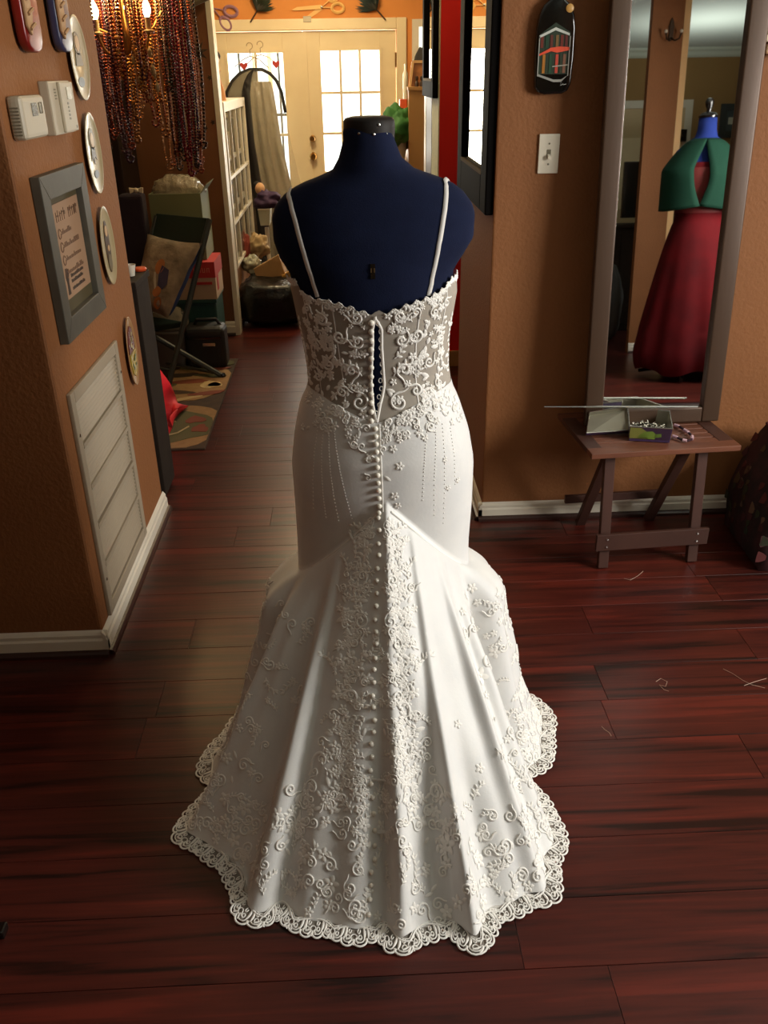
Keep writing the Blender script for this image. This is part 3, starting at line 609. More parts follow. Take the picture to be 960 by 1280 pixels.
# ---------------------------------------------------------------- chandelier and bead strands
CY = 4.40
cl = thing('chandelier', (-.96, CY, 1.6), 'brass chandelier with three lit candle bulbs among the beads', 'chandelier')
BULB = M('lit_bulb', (1, .8, .45), .4, emit=((1.0, .70, .30), 22)); cc = Vector((-.965, CY+.02, 1.66))
bulbs = [at(118, 15, Y=CY), at(150, 10, Y=CY+.05), at(183, 12, Y=CY)]
MB().lathe([(.0, -.06), (.02, -.05), (.035, 0), (.02, .05), (.012, .12), (.012, .55), (.03, .57), (.012, .6), (.008, HC-1.66)], cc, n=16).build('stem', BRASS, cl, smooth=True)
for b in bulbs:
    mid = (cc+b)/2; mid.z = min(cc.z, b.z)-.10
    pts = [((1-t)**2)*cc+2*t*(1-t)*Vector((lerp(cc.x, b.x, .7), b.y, cc.z-.12))+t*t*Vector((b.x, b.y, b.z-.085)) for t in np.linspace(0, 1, 12)]
    arm_ = MB().tube(pts, .006, 8).build('arm', BRASS, cl, smooth=True)
    MB().lathe([(.022, -.088), (.026, -.08), (.012, -.075), (.012, -.03), (.013, -.028)], b, n=12).build('candle_sleeve', IV, arm_, smooth=True)
    MB().lathe([(.008, -.03), (.016, -.012), (.019, .004), (.014, .022), (.006, .038), (.001, .05)], b, n=12).build('bulb', BULB, arm_, smooth=True)
    point('chandelier_bulb', b+Vector((0, -.0, .08)), 4.4, (1.0, .62, .26), .03)
for a_ in np.linspace(0, 2*math.pi, 5)[:-1]:
    MB().tube([cc+Vector((0, .0, .0)), cc+Vector((.12*math.cos(a_), .10*math.sin(a_)+.04, .05)), cc+Vector((.17*math.cos(a_), .12*math.sin(a_)+.04, .12))], .005, 6).build('arm', BRASS, cl, smooth=True)
# crystals in the middle
for k in range(9):
    p = at(random.uniform(165, 205), random.uniform(60, 128), Y=CY-.05); MB().lathe([(0, -.03), (.010, -.012), (.010, .004), (0, .02)], p, n=6).build('crystal', M('crystal', srgb(170, 150, 110), .05, spec=.9), cl)
BC_ = {'gold': M('bead_gold', srgb(170, 118, 60), .2, metal=.8), 'copper': M('bead_copper', srgb(150, 74, 48), .22, metal=.75), 'red': M('bead_red', srgb(128, 30, 42), .2, metal=.5), 'purple': M('bead_purple', srgb(74, 40, 62), .2, metal=.5), 'green': M('bead_green', srgb(44, 62, 46), .22, metal=.5), 'brown': M('bead_dark', srgb(62, 44, 34), .2, metal=.5)}
LB = {'gold': 'gold bead strand hanging from the chandelier', 'copper': 'copper bead strand hanging from the chandelier', 'red': 'red bead strand hanging from the chandelier', 'purple': 'purple bead strand hanging from the chandelier', 'green': 'dark green bead strand hanging from the chandelier', 'brown': 'dark brown bead strand hanging from the chandelier'}
def strand(x, ybot, ytop, depth, col, r):
    m = MB(); a, b = at(x, ytop, Y=depth), at(x, ybot, Y=depth); b.x = a.x; sp = r*2.15
    z = max(a.z, 1.72); k = 0; w = .014+.012*random.random(); ph = random.random()*6
    oc = [(0, 0, 1), (1, 0, 0), (0, 1, 0), (-1, 0, 0), (0, -1, 0), (0, 0, -1)]
    def bead(p, rr):
        n0 = len(m.v); h = .7071
        vs = [(0, 0, 1)]+[(h*math.cos(q*math.pi/3), h*math.sin(q*math.pi/3), h) for q in range(6)]+[(math.cos(q*math.pi/3+.5), math.sin(q*math.pi/3+.5), 0) for q in range(6)]+[(h*math.cos(q*math.pi/3), h*math.sin(q*math.pi/3), -h) for q in range(6)]+[(0, 0, -1)]
        m.v.extend([(p.x+rr*c[0], p.y+rr*c[1], p.z+rr*c[2]) for c in vs])
        for q in range(6):
            q2 = (q+1) % 6
            m.f.extend([(n0, n0+1+q, n0+1+q2), (n0+1+q, n0+7+q, n0+7+q2, n0+1+q2), (n0+7+q, n0+13+q, n0+13+q2, n0+7+q2), (n0+13+q, n0+19, n0+13+q2)])
    for sgn in (-1, 1):
        z_ = z
        while z_ > b.z+w:
            s = min(1, (z_-b.z)/.3); xx = a.x+sgn*w*min(1, math.sqrt(max(0, (z_-b.z-w*.2)/.08)))*(.5+.5*s)+.004*math.sin(9*z_+ph)
            bead(Vector((xx, depth+.004*math.sin(7*z_+ph*2), z_)), r); z_ -= sp
    for q in np.linspace(math.pi, 2*math.pi, 6): bead(Vector((a.x+w*.7*math.cos(q), depth, b.z+w+w*math.sin(q))), r)
    return m.build('bead_strand', BC_[col], smooth='all', label=LB[col], cat='bead strand', group=f'{col} bead strands')
q = random.Random(11)
for i in range(54):
    x = lerp(104, 232, i/53)+q.uniform(-2, 2)
    if x < 135: bot = q.uniform(120, 205); col = q.choice(('copper', 'copper', 'red', 'purple'))
    elif x < 165: bot = q.uniform(90, 190); col = q.choice(('copper', 'gold', 'purple', 'gold'))
    elif x < 198: bot = q.uniform(85, 130) if q.random() < .6 else q.uniform(150, 215); col = q.choice(('gold', 'gold', 'green', 'copper'))
    else: bot = q.uniform(180, 224); col = 'red' if 208 < x < 222 and q.random() < .7 else q.choice(('brown', 'copper', 'purple', 'brown'))
    strand(x, bot, -20, CY+(q.uniform(.08, .15) if min(abs(x-118), abs(x-150), abs(x-183)) < 11 else q.uniform(-.13, .12)), col, q.choice((.0052, .0062, .0072)))
ORD = 'first second third fourth fifth sixth seventh eighth ninth tenth eleventh twelfth thirteenth fourteenth fifteenth sixteenth seventeenth eighteenth nineteenth twentieth'.split()
for col in BC_:
    ss = sorted([o for o in COL.objects if o.get('category') == 'bead strand' and o.get('group') == f'{col} bead strands'], key=lambda o: o.location.x/o.location.y)
    for k, o in enumerate(ss):
        nm_c = {'brown': 'dark brown', 'green': 'dark green'}.get(col, col)
        o['label'] = f'{ORD[k]} {nm_c} bead strand from the left under the chandelier' if len(ss) > 1 else f'single {nm_c} bead strand under the chandelier'
# stars and suns on the stub wall, tilted sign above
MS = M('dark_metal_ornament', srgb(58, 46, 34), .4, metal=.6)
p = at(247, 65, Y=WMY-.006)
sn_ = thing('sun_ornament', (p.x, WMY-.006, p.z-.06), 'eight pointed dark metal sun on the stub wall', 'ornament')
star = [((.062 if i % 2 == 0 else .026)*math.cos(math.pi*i/8+.2), (.062 if i % 2 == 0 else .026)*math.sin(math.pi*i/8+.2)) for i in range(16)]
MB().prism(star, p, UX, UZ, (0, .005, 0)).build('rays', MS, sn_); MB().lathe([(0, 0), (.028, 0), (.026, .008), (.018, .013), (0, .015)], p, (0, -1, 0), 16).build('disc', MS, sn_, smooth=True)
SLB = ('leftmost star of the upper row', 'middle star just below the upper row', 'rightmost star of the upper row', 'left star of the middle pair', 'right star of the middle pair', 'leftmost star of the bottom row', 'lowest star of all', 'rightmost star of the bottom row')
for i, (x, y) in enumerate(((240, 97), (252, 106), (262, 97), (246, 122), (254, 130), (247, 152), (257, 160), (266, 153))):
    p = at(x, y, Y=WMY-.004); s6 = [((.017 if k % 2 == 0 else .008)*math.cos(math.pi*k/5+i), (.017 if k % 2 == 0 else .008)*math.sin(math.pi*k/5+i)) for k in range(10)]
    MB().prism(s6, p, UX, UZ, (0, .004, 0)).build('star_ornament', MS, label=f'small dark metal star on the stub wall, {SLB[i]}', cat='ornament', group='small stars on the stub wall')
sg = thing('hanging_sign', tuple(at(228, 8, Y=5.45)), 'tilted grey green wooden sign above the stub wall', 'sign')
sa, sb, sc_, sd = at(200, 26, Y=5.46), at(266, -3, Y=5.46), at(262, -40, Y=5.46), at(196, -14, Y=5.46)
SGN = M('sign_green', srgb(92, 88, 62), .6, bump=(20, .2, .003))
MB().add([sa, sb, sc_, sd]+[p+Vector((0, .03, 0)) for p in (sa, sb, sc_, sd)], [(0, 1, 2, 3), (7, 6, 5, 4), (0, 4, 5, 1), (1, 5, 6, 2), (2, 6, 7, 3), (3, 7, 4, 0)]).build('board', SGN, sg)
MB().bar(sa+Vector((0, -.006, .004)), sb+Vector((0, -.006, .004)), .012, .016).build('edge_moulding', M('sign_edge', srgb(70, 58, 38), .6), sg)
lt = MB(); du = (sb-sa).normalized(); dv = Vector((-du.z, 0, du.x))
for k in range(5):
    o = sa+du*(.06+.047*k)+dv*.035+Vector((0, -.004, 0))
    for q0, q1 in (((0, 0), (0, .06)), ((.028, 0), (.028, .06)), ((0, .06), (.028, .0)) if k % 2 else ((0, .058), (.028, .058))):
        lt.bar(o+du*q0[0]+dv*q0[1], o+du*q1[0]+dv*q1[1], .004, .005, (0, 1, 0))
lt.build('lettering', M('sign_ink', srgb(70, 64, 44), .6), sg, kind='stuff')
# ---------------------------------------------------------------- far room: wall ornaments
def scissors(name, cx, cy, L_, ang, mat, label):
    c = at(cx, cy, Y=WBY-.012); t = thing(name, tuple(c), label, 'ornament', 'wooden scissors above the french doors')
    for s in (-1, 1):
        a = ang+s*R(13); u = Vector((math.cos(a), 0, math.sin(a))); v = Vector((-u.z, 0, u.x))
        MB().prism([(0, -.012*s), (L_*.55, -.006*s), (L_*.62, 0), (L_*.5, .016*s), (0, .016*s)], c+Vector((0, .005*s, 0)), u, v, (0, .008, 0)).build('blade', mat, t)
        a2 = ang+math.pi+s*R(20); u2 = Vector((math.cos(a2), 0, math.sin(a2)))
        MB().bar(c, c+u2*L_*.24, .006, .018, (0, 1, 0)).build('shank', mat, t)
        rc = c+u2*L_*.33; v2 = Vector((-u2.z, 0, u2.x))
        MB().tube([rc+u2*(L_*.12*math.cos(q))+v2*(L_*.08*math.sin(q)) for q in np.linspace(0, 2*math.pi, 20)], .012, 6, False).build('finger_ring', mat, t, smooth=True)
    MB().lathe([(0, 0), (.010, 0), (.008, .006), (0, .008)], c+Vector((0, -.008, 0)), (0, -1, 0), 10).build('pivot', CHROME, t)
scissors('wooden_scissors', 266, 10, .40, R(150), M('lilac_paint', srgb(150, 108, 122), .6), 'lilac wooden scissors at the left end above the doors')
scissors('wooden_scissors', 402, 9, .36, R(197), M('pale_yellow_paint', srgb(222, 176, 104), .6), 'pale yellow wooden scissors above the door meeting line')
def tassel(px0, px1, mat, seed, label):
    a, b = at(*px0, Y=WBY-.03), at(*px1, Y=WBY-.03); t = thing('tuft_ornament', tuple(a), label, 'ornament', 'dark tufts above the french doors')
    MB().tube([a, a.lerp(b, .6)], .006, 6).build('stick', M('dark_stick', srgb(70, 48, 28), .6), t)
    d = (b-a).normalized(); m = MB(); rr = random.Random(seed); u, w = frame_from(d); c = a.lerp(b, .42)
    for i in range(170):
        g = rr.random()*6.283; k = rr.random()**.5*1.25; dr = (d*math.cos(k)+u*math.sin(k)*math.cos(g)*.95+w*math.sin(k)*math.sin(g)*.5).normalized(); l_ = rr.uniform(.10, .17)
        p0 = c; p1 = c+dr*l_; s_ = dr.cross(Vector((0, 1, .2))).normalized()*.007; p1.y = min(p1.y, WBY-.004)
        m.add([p0-s_*.4, p0+s_*.4, (p0+p1)/2+s_, p1, (p0+p1)/2-s_], [(0, 1, 2, 3, 4)])
    m.build('tuft', mat, t)
tassel((313, 28), (333, -6), M('green_black_feather', srgb(52, 58, 40), .5), 1, 'dark green tuft on a stick above the left french door')
tassel((482, 25), (455, -6), M('blue_black_feather', srgb(54, 66, 62), .5), 2, 'dark blue tuft on a stick above the right french door')
p = at(384, 24, Y=WBY-.02); bx((p.x-.03, WBY-.025, p.z-.02), (p.x+.03, WBY-.0005, p.z+.02)).build('door_chime', PLAS, label='small white chime box over the doors', cat='door chime', bevel=.004)

# ---------------------------------------------------------------- white shelf unit with glazed side, along the left
CX = -.722
cb = thing('glazed_cabinet', (-.9, 6.3, 0), 'white cabinet with glazed grid front along the far room', 'cabinet')
cz1, cz0 = 1.372, .40
cyA, cyB = 5.74, 6.95
ft = MB()
bx((-1.15, cyA, 0), (CX-.02, cyB, .40)).build('base_unit', M('oak_brown', srgb(150, 104, 62), .5), cb, bevel=.004)
bx((-1.15, cyA, cz1-.055), (CX, cyB, cz1)).build('top', WHITE, cb, bevel=.003); bx((-1.15, cyA, .4), (-1.13, cyB, cz1-.055)).build('back_panel', M('cabinet_inside', srgb(140, 110, 80), .7), cb)
for z_ in (.40, .72, 1.02): bx((-1.13, cyA+.02, z_), (CX-.03, cyB-.02, z_+.015)).build('shelf', WHITE, cb)
for y_ in (cyA, cyB-.04): bx((CX-.022, y_, .4), (CX, y_+.04, cz1-.055)).build('stile', WHITE, cb)
for k in range(1, 4): y_ = lerp(cyA, cyB, k/4); bx((CX-.02, y_-.008, .4), (CX-.002, y_+.008, cz1-.055)).build('muntin', WHITE, cb)
for z_ in (.40, .66, .93): bx((CX-.021, cyA+.04, z_), (CX-.001, cyB-.04, z_+.02)).build('muntin', WHITE, cb)
for k in range(4):
    for z0_, z1_ in ((.42, .66), (.68, .93), (.95, cz1-.055)):
        bx((CX-.012, lerp(cyA, cyB, k/4)+.01, z0_), (CX-.009, lerp(cyA, cyB, (k+1)/4)-.01, z1_)).build('pane', M('cabinet_pane', srgb(190, 180, 150), .04, spec=.8, alpha=.25), cb)
rr = random.Random(5)
CN = {'brown': (70, 50, 40), 'red': (150, 60, 46), 'cream': (190, 170, 130), 'grey green': (90, 96, 80), 'black': (46, 40, 44)}
for z_, sh_ in ((.735, 'middle'), (1.035, 'top'), (.415, 'bottom')):
    y_ = cyA+.08
    for k_, (nm_c, c_) in enumerate(rr.sample(list(CN.items()), 5)):
        h_ = rr.uniform(.13, .22); w_ = rr.uniform(.10, .15); mt = M('shelf_item_%d_%d_%d' % c_, srgb(*c_), .5)
        if k_ % 2: MB().lathe([(w_*.4, 0), (w_*.42, .02), (w_*.42, h_*.7), (w_*.25, h_*.82), (w_*.27, h_), (0, h_)], (CX-.11, y_+w_/2, z_+.0005), n=12).build('jar', mt, smooth=True, label=f'{nm_c} jar on the {sh_} shelf of the glazed cabinet', cat='jar', group='jars in the glazed cabinet')
        else: bx((CX-.22, y_, z_+.0005), (CX-.05, y_+w_, z_+h_)).build('keepsake_box', mt, bevel=.003, label=f'{nm_c} box on the {sh_} shelf of the glazed cabinet', cat='box', group='boxes in the glazed cabinet')
        y_ += w_+rr.uniform(.05, .09)
crumple((-.86, 5.95, cz1+.035), (.09, .12, .05), 21, flat=cz1).build('dark_hat', M('dark_felt', srgb(40, 34, 30), .9), label='dark crumpled hat lying on the glazed cabinet', cat='hat', smooth='all')
p = at(271, 92, Y=6.0)
dl = thing('doll', (p.x-.02, 6.12, cz1), 'small dark haired doll standing on the glazed cabinet', 'doll')
MB().lathe([(.05, 0), (.045, .05), (.02, .14), (.03, .17), (.012, .20), (.01, .21)], (p.x-.02, 6.12, cz1), n=12).build('dress', M('doll_tan', srgb(176, 122, 74), .7), dl, smooth=True)
MB().ell((p.x-.02, 6.12, cz1+.235), (.028, .028, .034), 12, 8).build('head', PCc, dl, smooth='all'); MB().ell((p.x-.025, 6.135, cz1+.25), (.04, .036, .036), 12, 8).build('hair', M('doll_hair', srgb(34, 28, 26), .8), dl, smooth='all')
# ---------------------------------------------------------------- garment bag on hangers over the left french door
GX = at(322, 100, Y=7.1)
gbg = thing('garment_bag', (GX.x, 7.1, .35), 'clear garment bag with black trim hanging on the door', 'garment bag')
BT = M('black_binding', srgb(28, 24, 22), .7); FILM = sheer('bag_film', srgb(196, 188, 166), .36, .12)
gy = 7.10
top = at(322, 86, Y=gy); lft = at(287, 112, Y=gy); rgt = at(352, 122, Y=gy)
def bagrow(px):  # outline px at each height: (y, left, right)
    y, l, r_ = px; a, b = at(l, y, Y=gy), at(r_, y, Y=gy); return a, b
rows = [(87, 312, 328), (92, 300, 338), (101, 291, 346), (115, 284, 352), (140, 284, 357), (180, 286, 364), (220, 290, 374), (260, 296, 384), (300, 300, 388), (330, 302, 388)]
P, Q = [], []; NR, NCc = 46, 61; yy = np.linspace(rows[0][0], rows[-1][0], NR)
yy = np.concatenate([np.linspace(87, 115, 16), np.linspace(119, 330, NR-16)])
for i, y_ in enumerate(yy):
    a, b = bagrow((y_, float(np.interp(y_, [q_[0] for q_ in rows], [q_[1] for q_ in rows])), float(np.interp(y_, [q_[0] for q_ in rows], [q_[2] for q_ in rows])))); t_ = i/(NR-1); row, rowb = [], []
    for k in range(NCc):
        s = k/(NCc-1); p = a.lerp(b, s); d = .02+.075*math.sin(math.pi*s)*min(1, .4+t_*1.5)
        wv = .030*pnoise(Vector((s*8, t_*5, 1)))+.018*abs(pnoise(Vector((s*19, t_*11, 4))))+.014*math.sin(s*24+t_*3)*t_
        row.append(p+Vector((0, -d+wv*math.sin(math.pi*s), 0))); rowb.append(p+Vector((0, d*.6, 0)))
    P.append(row); Q.append(rowb)
MB().grid(P).build('clear_front', FILM, gbg, smooth='all'); MB().grid([r_[:34] for r_ in Q]).build('back_cloth', M('bag_back', srgb(66, 58, 48), .8), gbg, smooth='all')
strip = []
for i, row in enumerate(P):
    strip.append([row[k]+Vector((0, -.008, 0)) for k in range(17, 27)])
MB().grid(strip).build('black_centre_panel', BT, gbg, smooth='all')
MB().tube([row[0] for row in P[:20]][::-1]+[P[0][30]]+[row[-1] for row in P[:20]], .012, 8).build('binding', BT, gbg, smooth='all')
MB().grid([[P[i][k]+Vector((0, .05+.012*math.sin(k*.9), 0)) for k in range(26, 52)] for i in range(8, NR)]).build('garment', M('grey_satin', srgb(134, 122, 100), .4, bump=(9, .8, .05)), gbg, smooth='all')
# hangers with red hearts
for i, (hx, hy, lab) in enumerate(((313, 74, 'wire hanger with a red heart, left of the garment bag hook'), (326, 72, 'wire hanger with a red heart, over the garment bag hook'))):
    c = at(hx, hy, Y=7.2+.05*i); t = thing('wire_hanger', tuple(c), lab, 'hanger', 'hangers on the french door'); WR = M('hanger_wire', srgb(176, 150, 110), .3, metal=.7)
    MB().tube([c+Vector((-.12, 0, -.05)), c+Vector((-.05, 0, .0)), c+Vector((0, 0, .02)), c+Vector((.06, 0, .0)), c+Vector((.13, 0, -.06))], .004, 6).build('shoulder_wire', WR, t, smooth='all')
    MB().tube([c+Vector((0, 0, .02)), c+Vector((0, 0, .06))]+[c+Vector((.022*math.cos(q), 0, .085+.022*math.sin(q))) for q in np.linspace(-1.4, 3.2, 10)], .003, 6).build('hook', WR, t, smooth='all')
    hh = c+Vector((-.05 if i == 0 else .11, -.008, -.045)); MB().prism([(0, -.03), (.028, .002), (.026, .02), (.012, .024), (0, .012), (-.012, .024), (-.026, .02), (-.028, .002)], hh, UX, UZ, (0, -.012, 0)).build('red_heart', M('heart_red', srgb(176, 52, 40), .6), t, bevel=.003)
hk = at(322, 60, Y=WBY-.0); bx((hk.x-.012, 7.19, hk.z-.06), (hk.x+.012, WBY+.015, hk.z-.045)).build('over_door_hook', WHITE, label='white over-door hook carrying the hangers', cat='hook').parent = None
# ---------------------------------------------------------------- clutter on the floor by the far room entry
tz = at(330, 352, Y=5.85)
bgm = MB(); x0_, x1_ = at(301, 417, Z=0).x, at(378, 417, Z=0).x
m = MB(); m.ell((0, 0, 0), (1, 1, 1), 34, 22); out = []
for v in m.v:
    qv = Vector(v); k = 1+.10*pnoise(qv*2+Vector((4, 0, 0)))+.09*abs(pnoise(qv*5))+.05*pnoise(qv*11)
    f_ = lambda c: math.copysign(abs(c)**.62, c)
    out.append(((x0_+x1_)/2+.225*f_(qv.x)*k, 5.93+.22*f_(qv.y)*k, max(.0, .155+.150*f_(qv.z)*k)))
m.v = out; m.build('bin_bag', M('black_polythene', srgb(18, 17, 15), .28, bump=(16, .5, .02)), label='full shiny black bin bag on the floor by the far room', cat='bag', smooth='all')
pb = [at(317, 336, Y=5.92), at(348, 318, Y=5.92), at(354, 336, Y=5.92), at(366, 364, Y=5.92), at(326, 362, Y=5.92)]
KR = M('kraft_paper', srgb(168, 130, 84), .8, bump=(14, .4, .02)); pk = thing('paper_bag', tuple(pb[4]), 'crumpled brown paper bag lying on the black bin bag', 'bag')
MB().add(pb+[p+Vector((.01, .12, -.01)) for p in pb], [(0, 4, 3, 2, 1), (5, 6, 7, 8, 9), (0, 1, 6, 5), (1, 2, 7, 6), (2, 3, 8, 7), (3, 4, 9, 8)]).build('bag_body', KR, pk, bevel=.006)
yp = [at(352, 345, Y=5.90), at(364, 338, Y=5.90), at(367, 356, Y=5.90), at(366, 368, Y=5.90), at(358, 362, Y=5.90)]
MB().add(yp+[p+Vector((0, .05, 0)) for p in yp], [(0, 4, 3, 2, 1), (5, 6, 7, 8, 9), (0, 1, 6, 5), (1, 2, 7, 6), (2, 3, 8, 7), (3, 4, 9, 8)]).build('yellow_pouch', M('ochre_paper', srgb(196, 148, 66), .7), label='small yellow paper pouch beside the brown paper bag', cat='pouch', bevel=.003)
def small(name, px_, Y_, rad, colr, lab, cat, seed, rough=.8):
    p = at(*px_, Y=Y_); return crumple(p, rad, seed, 34, 22, .42).build(name, M('stuff_%d_%d_%d' % colr, srgb(*colr), rough), label=lab, cat=cat, smooth='all')
small('plastic_wrap', (314, 330), 6.1, (.06, .05, .055), (168, 166, 146), 'shiny crumpled plastic wrap beside the paper bag', 'wrap', 31, .15)
small('beige_cloth', (322, 308), 6.35, (.075, .06, .075), (176, 150, 108), 'crumpled beige cloth above the paper bag', 'cloth', 32)
small('red_cloth', (306, 312), 6.3, (.035, .05, .12), (128, 50, 36), 'dull red folded cloth under the glazed cabinet', 'cloth', 33)
small('purple_cloth', (334, 250), 6.6, (.09, .07, .06), (62, 40, 72), 'dark purple cloth heaped beside the garment bag', 'cloth', 34)
p = at(325, 236, Y=6.6); tb_ = thing('plush_toy', (p.x, 6.6, p.z-.05), 'pale plush head resting on the purple cloth', 'toy')
MB().ell(p, (.035, .035, .042), 14, 10).build('head', M('plush_pale', srgb(206, 160, 118), .9), tb_, smooth='all'); MB().ell(p+Vector((-.022, .015, .025)), (.026, .024, .026), 10, 8).build('hair', M('doll_hair', srgb(34, 28, 26), .8), tb_, smooth='all')
p0, p1 = at(322, 262, Y=6.55), at(339, 282, Y=6.55)
wb = thing('white_basket', ((p0.x+p1.x)/2, 6.6, p1.z), 'small white open basket under the purple cloth', 'basket')
MB().prism([(p0.x+.012, p1.z), (p1.x-.012, p1.z), (p1.x, p0.z), (p0.x, p0.z)], (0, 6.55, 0), UX, UZ, (0, .16, 0)).build('basket_body', M('grey_white_plastic', srgb(170, 168, 150), .5), wb, bevel=.004); MB().tube([Vector((p0.x, 6.548, p0.z)), Vector((p1.x, 6.548, p0.z))], .006, 6).build('rim', WHITE, wb)
p0, p1 = at(333, 285, Y=6.6), at(333, 330, Y=6.6); MB().tube([(p0.x, 6.63, 0), (p0.x, 6.63, p0.z)], .016, 10).build('white_post', WHITE, label='short white post below the white basket', cat='post')
bx((p0.x-.14, 6.56, p1.z-.35 if p1.z > .36 else 0), (p0.x+.10, 6.80, p1.z-.02)).build('dark_carton', DW, label='dark carton behind the paper bag', cat='carton', bevel=.004)
# ---------------------------------------------------------------- right of the doors: tall tan bookcase with things on it
bxL, bxR = at(511, 150, Y=6.35).x, at(533, 150, Y=6.35).x
ztop = at(520, 113, Y=6.35).z
TAN = M('tan_melamine', srgb(166, 124, 72), .6)
bk = thing('tall_bookcase', ((bxL+.25), 6.5, 0), 'tall plain tan bookcase end right of the french doors', 'bookcase')
bx((bxL, 6.35, 0), (bxL+.55, 6.37, ztop)).build('side_panel', TAN, bk); bx((bxL, 6.37, 0), (bxL+.012, 6.72, ztop)).build('side_panel', TAN, bk); bx((bxL-.006, 6.34, ztop), (bxL+.56, 6.73, ztop+.022)).build('top', TAN, bk, bevel=.002)
for z_ in (.05, .5, .9): bx((bxL+.012, 6.37, z_), (bxL+.55, 6.72, z_+.018)).build('shelf', TAN, bk)
pA, pB, pC, pD = at(516, 77, Y=6.42), at(534, 77, Y=6.42), at(533, 110, Y=6.40), at(512, 111, Y=6.40)
PF = M('pale_wood_frame', srgb(208, 166, 112), .5); pf_ = thing('picture_frame', tuple(pD), 'pale framed picture leaning on the tan bookcase', 'picture frame')
for a, b in ((pA, pB), (pB, pC), (pC, pD), (pD, pA)): MB().bar(a, b, .016, .022, (0, 1, 0)).build('frame_rail', PF, pf_)
MB().add([pA, pB, pC, pD], [(0, 3, 2, 1)]).build('picture', M('amber_picture', srgb(176, 112, 56), .5, var=(srgb(120, 72, 36), 14)), pf_)
for i, (x, y) in enumerate(((521, 105), (527, 106))):
    p = at(x, y, Y=6.37); MB().lathe([(.012, 0), (.014, .02), (.006, .035), (.012, .045), (.010, .06), (0, .065)], (p.x, 6.37, ztop+.022), n=10).build('figurine', M('figurine_dark', srgb(64, 46, 34), .5), smooth=True, label=('left' if i == 0 else 'right')+' small dark figurine in front of the pale framed picture', cat='figurine')
wp = at(522, 40, Y=7.2)
fl = thing('dark_coat', tuple(at(520, 75, Y=6.58)), 'dark folded clothing standing behind the framed picture', 'clothing'); q0 = at(520, 66, Y=6.58); crumple((bxL+.12, 6.58, ztop+.12), (.07, .05, .13), 41, flat=ztop+.022).build('coat_cloth', M('black_cloth', srgb(34, 30, 28), .9), fl, smooth='all')
small('green_bundle', (497, 160), 6.45, (.115, .10, .12), (38, 96, 34), 'bright green cloth bundle right of the french door', 'cloth', 42, .7)
p = at(505, 129, Y=6.5); bx((p.x-.03, 6.48, p.z-.03), (p.x+.02, 6.55, p.z+.025)).build('orange_tin', M('orange_tin', srgb(206, 84, 44), .4), label='small orange tin above the green bundle', cat='tin', bevel=.003)
p = at(507, 105, Y=6.5); MB().lathe([(.016, -.10), (.018, 0), (.018, .06), (.008, .08), (.009, .12), (0, .12)], p, n=12).build('glass_bottle', M('clear_bottle', srgb(216, 214, 200), .08, spec=.8), label='clear bottle standing left of the tan bookcase', cat='bottle', smooth=True)
p = at(502, 187, Y=6.45); MB().lathe([(.022, -.06), (.034, 0), (.036, .05), (.03, .055), (0, .05)], p, n=14).build('grey_cup', M('grey_ceramic', srgb(150, 146, 130), .4), label='grey cup under the green bundle', cat='cup', smooth=True)
sd_ = bx((bxL-.32, 6.33, 0), (bxL-.02, 6.75, at(500, 200, Y=6.4).z)).build('side_chest', M('warm_chest', srgb(170, 110, 70), .6), label='low chest under the green bundle', cat='chest', bevel=.006)
# white shelf bracket carrying the orange tin and bottle
bx((bxL-.09, 6.44, at(505, 137, Y=6.5).z-.02), (bxL-.0, 6.62, at(505, 137, Y=6.5).z)).build('side_shelf', WHITE, label='little white shelf on the side of the tan bookcase', cat='shelf')
p0 = at(505, 30, Y=7.3)
wf = thing('window_2', tuple(at(524, 60, Y=WBY-.01)), 'small white window beyond the tan bookcase', None, kind='structure')
wa, wb_ = at(515, 24, Y=WBY-.01), at(545, 75, Y=WBY-.01)
for a, b in (((wa.x, WBY-.03, wb_.z), (wa.x+.05, WBY-.0, wa.z)), ((wa.x+.05, WBY-.03, wa.z-.05), (wb_.x, WBY-.0, wa.z)), ((wa.x+.05, WBY-.03, wb_.z), (wb_.x, WBY-.0, wb_.z+.03)), ((wb_.x-.05, WBY-.03, wb_.z+.03), (wb_.x, WBY-.0, wa.z-.05))): bx(a, b).build('frame', WHITE, wf)
bx((wa.x+.05, WBY-.012, wb_.z+.03), (wb_.x-.05, WBY-.006, wa.z-.05)).build('pane', M('daylit_pane', (.8, .9, .8), .2, emit=((.9, 1, .9), .9)), wf)
# ---------------------------------------------------------------- mirrors hung on the walls that run into depth
MIR = M('mirror_silver', (.86, .87, .86), .015, metal=1)
def side_mirror(name, X, y0, y1, z0, z1, fw, label, th=.03):
    t = thing(name, (X, (y0+y1)/2, z0), label, 'mirror')
    for a, b, nm in (((X-th, y0, z0), (X, y0+fw, z1), 'frame_rail'), ((X-th, y1-fw, z0), (X, y1, z1), 'frame_rail'), ((X-th, y0+fw, z0), (X, y1-fw, z0+fw), 'frame_rail'), ((X-th, y0+fw, z1-fw), (X, y1-fw, z1), 'frame_rail')):
        bx(a, b).build(nm, M('black_mirror_frame', srgb(15, 13, 12), .75, spec=.04), t, bevel=.006, seg=3)
    bx((X-.013, y0+fw-.004, z0+fw-.004), (X-.008, y1-fw+.004, z1-fw+.004)).build('glass', MIR, t)
    SL = M('silver_slip', srgb(96, 84, 62), .8, spec=.1)
    for a, b in (((X-th-.001, y0+fw-.012, z0+fw-.012), (X-.02, y1-fw+.012, z0+fw)), ): bx(a, b).build('slip', SL, t)
    return t
side_mirror('framed_mirror', WRX, 2.915, 3.69, 1.10, 2.25, .125, 'tall black framed mirror on the corner wall beside the red wall', .028)
